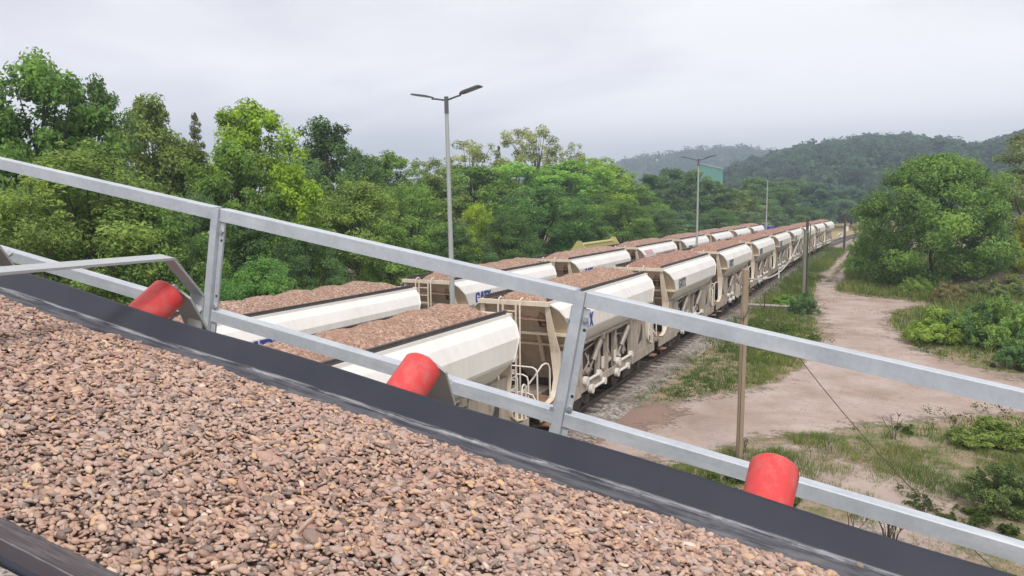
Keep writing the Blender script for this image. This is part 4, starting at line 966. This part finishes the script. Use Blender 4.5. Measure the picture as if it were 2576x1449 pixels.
# right of the path, lush
P, rng = scatter(22000, -4, 34, 24, 125, 4); sdp = sd_poly(P, PW); nzv = vnoise(P, .13, 27)
leftside = P[:, 0] < np.interp(P[:, 1], [14, 22, 26, 32, 38, 45, 52, 60, 75, 120], [-3.2, -3.0, -1.2, .5, .3, -.5, -2.0, -2.4, -3.0, -4.0])
k = (sdp < -.1) & ~leftside & (rng.rand(len(P)) < np.clip(45/P[:, 1], .2, 1)); P = P[k]; nzv = nzv[k]; sdp = sdp[k]
Hh = np.clip(.42+.25*nzv, .12, 1.1)*np.clip(P[:, 1]/42, .8, 1.8)*np.clip(-sdp*.5+.35, .35, 1); Tt = .46+.22*vnoise(P, .09, 28)-.1*nzv+.15*np.exp(sdp)
blades('tall_grass', P, Hh, Tt, 10, .5, .03, 6, label='tall grass and weeds on the right side of the gravel track')
# sprigs on the gravel track itself
P, rng = scatter(9000, -8, 18, 15, 70, 6); sdp = sd_poly(P, PW); k = (sdp > .1) & (vnoise(P, .3, 37) > .12); P = P[k]; rng2 = np.random.RandomState(3); P = P[rng2.rand(len(P)) < .55]
blades('sparse_weeds', P, np.full(len(P), .09)*np.clip(P[:, 1]/25, .8, 2), np.full(len(P), .72), 7, .8, .012, 8, label='small dry weeds growing through the gravel track')
# reeds and nettles between the left-hand train and the wood
P, rng = scatter(9000, -24.5, -18.4, 16, 135, 9); k = rng.rand(len(P)) < np.clip(60/P[:, 1], .35, 1); P = P[k]
Hh = 1.25+.5*vnoise(P, .12, 47)+.028*np.clip(P[:, 1]-30, 0, 60)*.4; Hh = np.clip(Hh, .7, 2.6)
blades('tall_reeds', P, Hh, .42+.16*vnoise(P, .2, 48), 12, .35, .05, 10, label='pale green reeds and nettles along the foot of the wood')
# wild flowers
def flowers(name, n, region, seed, col, h, size, label):
    rng = np.random.RandomState(seed); x0, x1, y0, y1 = region; P = np.stack([rng.uniform(x0, x1, n), rng.uniform(y0, y1, n)], 1)
    P = P[(sd_poly(P, PW) < -.3) & (vnoise(P, .35, seed) > .1)]; m_ = MB()
    for x, y in P:
        z = GZ+h*rng.uniform(.7, 1.2); s = size*rng.uniform(.6, 1.3)
        for k in range(3):
            dx, dy, dz = rng.normal(0, .05, 3); m_.add([(x+dx+s*math.cos(a), y+dy+s*math.sin(a), z+dz+.3*s*math.sin(a*2)) for a in np.linspace(0, 6.28, 6)[:-1]], [(0, 1, 2, 3, 4)])
    m, t, b = newmat(name); b.inputs['Base Color'].default_value = tuple(col)+(1,); b.inputs['Roughness'].default_value = .6; M[name] = m
    o = m_.build(name, name, None, 0); tag(o, label, None, None, 'stuff')
flowers('white_flowers', 170, (-7.2, 0, 24, 75), 5, (.72, .72, .62), .42, .022, 'small white wild flowers in the grass verge')
flowers('yellow_flowers', 150, (-5.5, .5, 30, 48), 6, (.62, .50, .06), .45, .03, 'yellow wild flowers near the split timber pole')
# broad leaved weeds in low clumps
def weed_clumps(name, pts, hs, n, col, seed, label):
    rng = np.random.RandomState(seed); C = []; Rr = []
    for (x, y), h in zip(pts, hs):
        for k in range(rng.randint(3, 7)): C.append((x+rng.normal(0, h*.6), y+rng.normal(0, h*.6), GZ+h*rng.uniform(.25, .8))); Rr.append(h*rng.uniform(.3, .6))
    me = leaf_cloud(name, np.array(C), np.array(Rr), n, .075, seed, elong=1.9, upb=.8); o = link(name, me); o.color = tuple(col)+(1,); tag(o, label, None, None, 'stuff')
P, rng = scatter(2600, -5, 16, 8, 26, 21); sdp = sd_poly(P, PW); k = (sdp < .1) & (vnoise(P, .28, 51) > .42); P = P[k][:260]
weed_clumps('weeds', P, rng.uniform(.06, .26, len(P)), 22000, (.13, .19, .055), 31, 'low green weeds in clumps on the bare ground at lower right')
P, rng = scatter(2600, -7, 30, 24, 75, 22); sdp = sd_poly(P, PW); k = (sdp < .0) & (sdp > -7) & (vnoise(P, .16, 52) > .25) & (P[:, 0] > -6.4); P = P[k][:420]
weed_clumps('verge_weeds', P, rng.uniform(.2, .55, len(P)), 26000, (.14, .21, .055), 32, 'taller green weeds along the edges of the gravel track')
# dead weed stalks
def dead_weed(px, py, h, n, seed, lab):
    p = g(px, py); rnd = random.Random(seed); b = MB()
    for k in range(n):
        a = rnd.uniform(0, 6.28); l = rnd.uniform(.1, .38)*h; x0, y0 = p[0]+rnd.uniform(-.1, .1), p[1]+rnd.uniform(-.1, .1); hh = h*rnd.uniform(.55, 1.05)
        q = (x0+l*math.cos(a), y0+l*math.sin(a), GZ+hh); m_ = (x0+.35*l*math.cos(a), y0+.35*l*math.sin(a), GZ+.55*hh)
        b.tube([(x0, y0, GZ-.02), m_, q], [.010, .008, .004], 5)
        for j in range(4):
            t_ = rnd.uniform(.5, 1); c = Vector(m_).lerp(Vector(q), t_); b.tube([c, c+Vector((rnd.uniform(-.08, .08), rnd.uniform(-.08, .08), rnd.uniform(.05, .14)))], [.008, .005], 4)
    o = b.build('dead_weed', 'bark', None, 1); tag(o, lab, 'dead weed', 'dead brown weed stalks')
for a in ((2246, 1105, .75, 4, 1, 'tall thin dead stalk in the grass left of the nettle patch'), (2238, 1365, .62, 22, 2, 'dense clump of dead brown stalks below the mid rail'), (2148, 1352, .7, 4, 3, 'pair of thin dead stalks left of the dense dead clump'),
          (2085, 1135, .4, 3, 4, 'small dead stalk right of the timber pole foot'), (1870, 1140, .45, 5, 5, 'dead twigs at the foot of the split timber pole'), (2330, 1290, .5, 3, 6, 'lone dead stalk on the bare patch near the guy wire'), (2400, 1090, .5, 5, 7, 'dead stalks at the edge of the gravel track at right')): dead_weed(*a)
# ------------------------------------------------------------------ earth bank, hills, hall
def bank():
    c = g(2490, 745); X, Y = np.meshgrid(np.linspace(-8, 14, 60), np.linspace(-4, 9, 40)); P = np.stack([X.ravel(), Y.ravel()], 1)
    z = 1.7*np.exp(-((X-4)/6.5)**4)*np.exp(-((Y-3)/2.8)**2)*(1+.2*vnoise(P, .3, 3).reshape(X.shape))+.06*vnoise(P, 1.5, 4).reshape(X.shape)-.08
    tag(link('earth_bank', grid_mesh('earth_bank', X+c[0], Y+c[1], GZ+z, 'bank')), kind='structure')
bank()
def hills():
    rng = np.random.RandomState(77); VS = []; LS = []; TS = []; cnt = 0
    for nm, prof_, r0, r1, amp in (('far_hill', [(900, 470), (1200, 455), (1440, 440), (1500, 428), (1560, 404), (1620, 388), (1700, 378), (1760, 371), (1820, 363), (1880, 368), (1950, 374), (2010, 384), (2150, 400), (2400, 420)], 850, 1350, 4),
                              ('near_hill', [(1600, 478), (1700, 458), (1760, 440), (1800, 428), (1850, 408), (1900, 390), (1960, 372), (2000, 356), (2060, 347), (2100, 345), (2150, 338), (2200, 333), (2260, 334), (2320, 337), (2380, 338), (2440, 348), (2500, 343), (2560, 326), (2640, 308), (2800, 290), (3200, 280), (3600, 330)], 330, 720, 5)):
        px = np.linspace(prof_[0][0], prof_[-1][0], 130); py = np.interp(px, [p[0] for p in prof_], [p[1] for p in prof_])
        D = np.array([ray(a, b) for a, b in zip(px, py)]); hd = np.linalg.norm(D[:, :2], axis=1); tr = r1/hd; ridge = CAMZ+D[:, 2]*tr-(14 if nm == 'near_hill' else 15)
        ux, uy = D[:, 0]/hd, D[:, 1]/hd
        rr = np.linspace(r0, r1*1.25, 40); t_ = np.clip((rr-r0)/(r1-r0), 0, 1); prof_r = np.where(rr <= r1, t_**.9*(1.6-.6*t_), np.clip(1-((rr-r1)/(r1*.25))*.5, 0, 1))
        X = rr[:, None]*ux; Y = rr[:, None]*uy; P = np.stack([X.ravel(), Y.ravel()], 1); Z = GZ-.2+prof_r[:, None]*ridge[None]+(amp*vnoise(P, .008, 5, 3)).reshape(X.shape)*np.sin(np.clip(t_, 0, 1)*3.14159)[:, None]
        tag(link(nm, grid_mesh(nm, X, Y, Z, 'hill')), kind='structure')
        n = 1500 if nm == 'far_hill' else 2600
        fi = rng.rand(n)**.75*39*.83; ci = rng.rand(n)*129; fi = np.clip(fi, 0, 38.9)
        a, c = fi.astype(int), ci.astype(int); fa, fc = fi-a, ci-c
        def bil(A): return A[a, c]*(1-fa)*(1-fc)+A[np.minimum(a+1, 39), c]*fa*(1-fc)+A[a, np.minimum(c+1, 129)]*(1-fa)*fc+A[np.minimum(a+1, 39), np.minimum(c+1, 129)]*fa*fc
        sc_ = 1.0 if nm == 'near_hill' else 1.5
        rad = rng.uniform(3.5, 8.5, n)*sc_; ctr = np.stack([bil(X), bil(Y), bil(Z)+rad*.45], 1)
        m = 190 if nm == 'near_hill' else 70; i = np.repeat(np.arange(n), m); d = rng.normal(size=(n*m, 3)); d /= np.linalg.norm(d, axis=1)[:, None]; d[:, 2] = np.abs(d[:, 2])*1.1-.15
        lump = 1+.18*np.sin(d[:, 0]*5+i)+.15*np.sin(d[:, 1]*6+i*1.7)
        Pp = ctr[i]+d*(rad[i]*lump*rng.uniform(.72, 1.05, n*m))[:, None]
        nr = d+rng.normal(size=d.shape)*.45; nr /= np.linalg.norm(nr, axis=1)[:, None]; tt = np.cross(nr, rng.normal(size=d.shape)); tt /= np.linalg.norm(tt, axis=1)[:, None]; bb = np.cross(nr, tt)
        sz = rad[i]*rng.uniform(.11, .24, n*m); V = np.stack([Pp-tt*sz[:, None], Pp-bb*(sz*.7)[:, None], Pp+tt*sz[:, None], Pp+bb*(sz*.7)[:, None]], 1).reshape(-1, 3)
        ct = np.clip(rng.normal(.45, .2, n), 0, 1); TS = np.clip(ct[i]+rng.normal(0, .1, n*m), 0, 1)
        me = np_mesh('hillside_woods', V, np.arange(4*n*m), np.full(n*m, 4), 'leaf', {'tint': ('FACE', TS)}); o = link('hillside_woods', me); o.color = (.085, .145, .075, 1)
        tag(o, 'dense dark wood covering the near hill' if nm == 'near_hill' else 'hazy wood covering the farther low hill', None, None, 'stuff')
hills()
def hall():
    a = at_y(1760, 470, 235); b_ = at_y(1818, 455, 228); top0 = at_y(1760, 413, 235)[2]; top1 = at_y(1818, 425, 228)[2]
    t = thing('industrial_hall', 'teal clad industrial hall rising behind the trees by the second lamp', 'building', (0, 0, 0))
    x0, y0, x1, y1 = a[0], a[1], b_[0], b_[1]; d = np.array([x1-x0, y1-y0]); ln = np.linalg.norm(d); d /= ln; nrm = np.array([x1, y1])/math.hypot(x1, y1); nrm = nrm-.12*d; nrm /= np.linalg.norm(nrm)
    def P(u, v, z): q = np.array([x0, y0])+d*u+nrm*v; return (q[0], q[1], z)
    zt = top1; zr = top0+.3; lo = zt-4.2
    w_ = MB(); w_.add([P(0, 0, lo), P(ln, 0, lo), P(ln, 0, zt), P(0, 0, zr)], [(0, 1, 2, 3)]); w_.add([P(ln, 0, lo), P(ln, 40, lo), P(ln, 40, zt), P(ln, 0, zt)], [(0, 1, 2, 3)])
    for u in np.arange(.6, ln, 1.1): w_.beam(P(u, -.04, lo), P(u, -.04, zr+(zt-zr)*u/ln-.1), .1, .08)
    w_.build('upper_wall', 'tealwall', t, 0)
    w2 = MB(); w2.add([P(0, 0, GZ), P(ln, 0, GZ), P(ln, 0, lo), P(0, 0, lo)], [(0, 1, 2, 3)]); w2.add([P(ln, 0, GZ), P(ln, 40, GZ), P(ln, 40, lo), P(ln, 0, lo)], [(0, 1, 2, 3)]); w2.build('lower_wall', 'palewall', t, 0)
    r_ = MB(); r_.add([P(-.3, -.4, zr+.12), P(ln+.3, -.4, zt+.12), P(ln+.3, 40, zt+.12), P(-.3, 40, zr+.12), P(-.3, -.4, zr-.15), P(ln+.3, -.4, zt-.15), P(ln+.3, 40, zt-.15), P(-.3, 40, zr-.15)], [(0, 1, 2, 3), (7, 6, 5, 4), (0, 4, 5, 1), (1, 5, 6, 2), (2, 6, 7, 3), (3, 7, 4, 0)]); r_.build('roof', 'palewall', t, 0)
hall()
# ------------------------------------------------------------------ lamps
def lamp(px, x, py_top, lab, single=False, lean=0.0):
    c = at_x(px, 511, x); top = at_x(px, py_top, x)[2]
    t = thing('street_lamp', lab, 'street lamp', (c[0], c[1], GZ), 0, 'lamps along the tracks'); t.rotation_euler = (0, lean, 0); H = top-GZ
    MB().tube([(0, 0, -.1), (0, 0, 1.2), (0, 0, H-.5)], [.11, .10, .062], 14).build('pole', 'lamp_grey', t, .6)
    MB().tube([(0, 0, H-.55), (0, 0, H)], .07, 14).build('pole_cap', 'lamp_dark', t, .5)
    for sx in ((1,) if single else (-1, 1)):
        tl = math.tan(R(11 if sx < 0 else 13)); f = lambda r_, dz=0: (sx*r_, 0, H-.12+r_*tl+dz)
        MB().tube([f(.04), f(.42), f(.55, -.01)], .03, 10).build('arm', 'lamp_dark', t, .6)
        h = MB(); n_ = Vector((-tl*sx, 0, 1)).normalized(); ax = Vector((sx, 0, tl)).normalized(); o_ = Vector(f(.52, .02))
        sec = [(0, .06, .03), (.1, .13, .05), (.2, .15, .06), (.72, .15, .055), (.8, .13, .04)]
        vs = []
        for a, hw, th in sec: vs += [o_+ax*a+Vector((0, s_*hw, 0))+n_*z_ for s_, z_ in ((-1, 0), (1, 0), (1, th), (-1, th))]
        h.add(vs, [(0, 1, 2, 3), tuple(4*4+k for k in (3, 2, 1, 0))]+[(4*i+k, 4*i+(k+1) % 4, 4*i+4+(k+1) % 4, 4*i+4+k) for i in range(4) for k in range(4)])
        hd = h.build('lamp_head', 'lamp_dark', t, .4)
        l_ = MB(); l_.add([o_+ax*a+Vector((0, s_*.11, 0))-n_*.004 for a, s_ in ((.24, -1), (.7, -1), (.7, 1), (.24, 1))], [(0, 1, 2, 3)]); l_.build('lens', 'lens', hd, 0)
lamp(1139, -12.7, 243, 'tall twin headed lamp standing between the two trains, nearest of the row', lean=-.018)
lamp(1755, -12.7, 399, 'twin headed lamp in front of the teal hall')
lamp(1929, -12.7, 441, 'twin headed lamp right of the teal hall, smaller than the one before it')
lamp(1982, -24, 511, 'short single headed lamp beyond the left-hand train', single=True)
# ------------------------------------------------------------------ timber poles, wires, small trackside things
p1 = g(1859, 1155); P1 = Vector((p1[0], p1[1], GZ)); h1 = at_y(1872, 676, p1[1])[2]-GZ
t = thing('timber_pole', 'split brown timber pole nearest the conveyor with a small box near its top', 'pole', P1, 0, 'timber poles along the track'); t.rotation_euler = (0, R(.4), 0)
b = MB()
def half(sg, z0, z1):
    a = np.linspace(-math.pi/2, math.pi/2, 9); pts = [(sg*(.008+.085*math.cos(x)), .092*math.sin(x)) for x in a]; b.prism(pts, 'z', z0, z1)
half(1, -.2, h1-1.15); half(-1, -.2, h1-1.15); b.tube([(0, 0, h1-1.16), (0, 0, h1-.03), (0, 0, h1)], [.096, .094, .07], 18); b.build('post', 'polewood', t, .5)
b = MB(); b.box(-.006, .006, -.07, .07, -.2, h1-1.2); b.build('cleft', 'darkhole', t, 0)
b = MB(); b.box(-.24, -.12, -.08, .06, h1-.72, h1-.42); b.box(-.16, -.09, -.03, .03, h1-.6, h1-.55); bx = b.build('junction_box', 'concrete', t, .3)
b = MB(); b.beam((-.25, -.05, h1-.16), (-.07, -.09, h1-.40), .05, .05); b.tube([(-.25, -.05, h1-.14), (-.2, -.04, h1-.3), (-.18, -.02, h1-.42)], .012, 6); b.build('bracket', 'hydro', t, .4)
b = MB(); b.tube([(.1, -.02, h1-1.0), (.105, -.06, h1-1.12), (.05, -.14, h1-1.27), (-.06, -.15, h1-1.33), (-.14, -.1, h1-1.32)], .012, 7); b.build('hanging_cable', 'darksteel', t, 1)
pA = g(2020, 745); hA = at_y(2016, 578, pA[1])[2]-GZ
t = thing('timber_pole', 'weathered grey green timber pole beside the track holding the white cable', 'pole', (pA[0], pA[1], GZ), 0, 'timber poles along the track')
b = MB(); b.tube([(0, 0, -.2), (0, 0, hA)], [.15, .12], 14); b.build('post', 'polegrey', t, .6); b = MB(); b.tube([(.2, .1, -.2), (.18, .1, hA-1.2)], .05, 10); b.build('stay', 'darksteel', t, .6)
b = MB(); b.beam((-.25, -.05, hA-.25), (.3, -.05, hA-.15), .06, .06); b.cyl((-.2, -.05, hA-.2), (-.2, -.05, hA), .04, 8); b.cyl((.22, -.05, hA-.2), (.22, -.05, hA+.02), .04, 8); b.build('insulator_bar', 'hydro', t, .5)
pB = g(2027, 676); hB = at_y(2028, 548, pB[1])[2]-GZ
t = thing('timber_pole', 'thin dark pole just behind the weathered grey green pole', 'pole', (pB[0], pB[1], GZ), 0, 'timber poles along the track')
b = MB(); b.tube([(0, 0, -.2), (0, 0, hB)], [.17, .14], 12); b.build('post', 'bark', t, .6); MB().tube([(.32, 0, -.2), (.32, 0, hB-.6)], .06, 8).build('stay', 'polegrey', t, .6); MB().beam((-.2, 0, hB-.05), (.25, 0, hB-.05), .2, .1).build('cap', 'hydro', t, .3)
pC = g(2123, 628); hC = at_y(2121, 541, pC[1])[2]-GZ
t = thing('timber_pole', 'dark pole by the bare rails beyond the last wagon', 'pole', (pC[0], pC[1], GZ), 0, 'timber poles along the track')
MB().tube([(0, 0, -.2), (0, 0, hC)], [.17, .13], 12).build('post', 'bark', t, .6); MB().beam((-.5, 0, hC+.0), (.1, 0, hC+.55), .06, .06).build('strut', 'hydro', t, .3)
def wire(name, a, b_, sag, r, mat, lab, cat, n=28):
    a, b_ = Vector(a), Vector(b_); pts = [a.lerp(b_, k/n)-Vector((0, 0, sag*4*(k/n)*(1-k/n))) for k in range(n+1)]
    o = MB().tube(pts, r, 6).build(name, mat, None, 1); tag(o, lab, cat); return o
an = g(2560, 1480)
wire('guy_wire', P1+Vector((.09, -.02, h1-.45)), (an[0], an[1], GZ-.03), .43, .010, 'wiredark', 'thin slack guy wire from the split timber pole down to the ground', 'wire')
wire('overhead_cable', P1+Vector((-.02, .09, h1-.25)), (pA[0]-.2, pA[1]-.05, GZ+hA), 1.15, .028, 'wire', 'pale sagging cable between the split pole and the weathered pole', 'cable')
c = g(1935, 780); b = MB(); b.box(-1.35, 1.35, -.35, .35, -.05, .30); b.box(-1.40, 1.40, -.40, .40, .30, .34)
o = b.build('concrete_block', 'concrete', None, .3); o.location = (c[0], c[1], GZ); tag(o, 'low pale concrete block in the grass beside the track', 'concrete block')
c2 = g(1925, 779); b = MB(); b.tube([(0, 0, -.1), (.02, 0, 1.15)], .03, 8); b.box(-.05, .09, -.03, .03, 1.13, 1.17); o = b.build('steel_stake', 'darksteel', None, .5); o.location = (c2[0], c2[1]-.5, GZ); tag(o, 'thin dark steel stake in front of the concrete block', 'stake')
c = g(1957, 746); t = thing('marker_post', 'thin marker post with white upper part beside the track', 'marker post', (c[0], c[1], GZ)); hm = at_y(1960, 680, c[1])[2]-GZ
MB().tube([(0, 0, -.1), (0, 0, hm*.72)], .035, 8).build('post', 'polegrey', t, .6); MB().tube([(0, 0, hm*.70), (0, 0, hm)], .055, 8).build('white_tip', 'signwhite', t, .6)
c = g(2113, 602); t = thing('dwarf_signal', 'small white dwarf signal beside the bare rails', 'signal', (c[0], c[1], GZ))
b = MB(); b.box(-.12, .12, -.12, .12, -.05, .4); b.box(-.5, .5, -.2, .2, -.03, .05); b.build('base', 'darksteel', t, .3)
b = MB(); b.prism([(.48*math.cos(a), .85+.48*math.sin(a)) for a in np.linspace(0, 6.28, 19)[:-1]], 'y', -.1, -.04); b.build('disc', 'signwhite', t, .3)
b = MB(); b.beam((-.3, -.11, .62), (.3, -.11, 1.08), .02, .16); b.build('bar', 'darksteel', t, 0)
c = g(2130, 590); t = thing('sign_board', 'white rectangular sign board in front of the picket fence', 'sign', (c[0], c[1], GZ))
MB().tube([(0, 0, -.1), (0, 0, 1.2)], .05, 8).build('post', 'lamp_grey', t, .6); b = MB(); b.box(-.32, .32, -.05, -.01, .75, 1.85); b.build('plate', 'signwhite', t, .3)
t = thing('picket_fence', 'brown picket fence beyond the last wagon of the right-hand train', 'fence', (0, 0, 0)); a = g(2085, 582); b_ = g(2215, 579)
pk = MB(); nn = 46; rnd = random.Random(2)
for k in range(nn+1):
    p = Vector((a[0], a[1], GZ)).lerp(Vector((b_[0], b_[1], GZ)), k/nn); pk.box(p.x-.06, p.x+.06, p.y-.02, p.y+.02, GZ, GZ+1.75+rnd.uniform(-.08, .08))
o = pk.build('pickets', 'fence', t, 0); b = MB()
for z in (.5, 1.3): b.beam((a[0], a[1]+.05, GZ+z), (b_[0], b_[1]+.05, GZ+z), .05, .1)
b.build('stringer', 'fence', t, 0)
# yellow loader bucket beyond the left-hand train
bl = at_x(1452, 625, -19.6); br = at_x(1538, 612, -19.6); zt = at_x(1462, 606, -19.6)[2]; cy = (bl[1]+br[1])/2; wb = abs(br[1]-bl[1])
t = thing('wheel_loader', 'pale yellow loader with raised bucket behind the second gap of the left-hand train', 'loader', (-19.6, cy, GZ)); zt -= GZ
bk = MB()
for s_ in (-1, 1):
    y_ = s_*wb/2; bk.prism([(-.75, zt-.95), (.55, zt-1.15), (.75, zt-.65), (.30, zt+.02), (.02, zt+.05), (-.35, zt-.45)], 'y', y_-.06, y_+.06)
    bk.v[-12:] = [(x, y, z) for x, y, z in bk.v[-12:]]
bk.tube([(.05, -wb/2, zt-.28), (.05, wb/2, zt-.28)], .13, 12)
bk.beam((-.3, -wb/2, zt-.8), (-.3, wb/2, zt-.8), .9, .06); bk.beam((.45, -wb/2, zt-.75), (.45, wb/2, zt-.75), .06, .8)
bk.build('bucket', 'yellow', t, .3)
b = MB()
for s_ in (-.5, .5): b.beam((.5, s_, zt-.8), (-2.6, s_, 1.7), .16, .3)
b.build('lift_arm', 'yellow', t, .3); b = MB(); b.box(-5.2, -2.0, -.7, .7, .7, 1.9); b.build('chassis', 'yellow', t, .3)
for x_ in (-2.3, -4.6):
    for s_ in (-1, 1): MB().tube([(x_, s_*.75, .62), (x_, s_*1.2, .62)], .62, 22).build('wheel', 'bogie', t, .5)
# lorry at the far end of the left-hand train
lz = at_x(1935, 567, -16)
t = thing('lorry', 'white lorry with blue tarpaulin beyond the farthest left-hand wagon', 'lorry', (-16.2, 117.5, GZ)); zt = lz[2]-GZ
b = MB(); b.box(-1.25, 1.25, 0, 5.5, 1.0, zt-.6); b.build('load_body', 'signwhite', t, .3); b = MB(); b.prism([(-1.35, zt-.62), (1.35, zt-.62), (1.15, zt), (-1.15, zt)], 'y', -.1, 5.6); b.build('tarpaulin', 'bluetarp', t, .3)
b = MB(); b.prism([(5.7, .6), (8.0, .6), (8.0, 1.9), (7.6, 3.1), (5.7, 3.2)], 'x', -1.2, 1.2); cb = b.build('cab', 'signwhite', t, .3); b = MB(); b.prism([(6.3, 1.9), (7.6, 1.9), (7.35, 2.8), (6.3, 2.85)], 'x', 1.2, 1.206); b.build('side_window', 'darkhole', cb, 0)
for y_ in (1.0, 2.3, 6.9):
    for s_ in (-1, 1): MB().tube([(s_*.9, y_, .5), (s_*1.2, y_, .5)], .5, 20).build('wheel', 'bogie', t, .5)
# ------------------------------------------------------------------ haze: even pale air
def haze():
    b = MB(); b.box(-1900, 1900, -700, 2000, GZ-1.2, 170); o = b.build('haze', 'hill', None, 0); o.data.materials.clear()
    m = bpy.data.materials.new('pale_haze'); m.use_nodes = True; t = m.node_tree; t.nodes.clear(); o_ = t.nodes.new('ShaderNodeOutputMaterial'); v = t.nodes.new('ShaderNodeVolumePrincipled')
    v.inputs['Density'].default_value = HAZE; v.inputs['Color'].default_value = (.70, .84, 1.0, 1); v.inputs['Anisotropy'].default_value = .1
    t.links.new(v.outputs[0], o_.inputs['Volume']); o.data.materials.append(m); tag(o, None, None, None, 'stuff')
HAZE = .0008
haze()
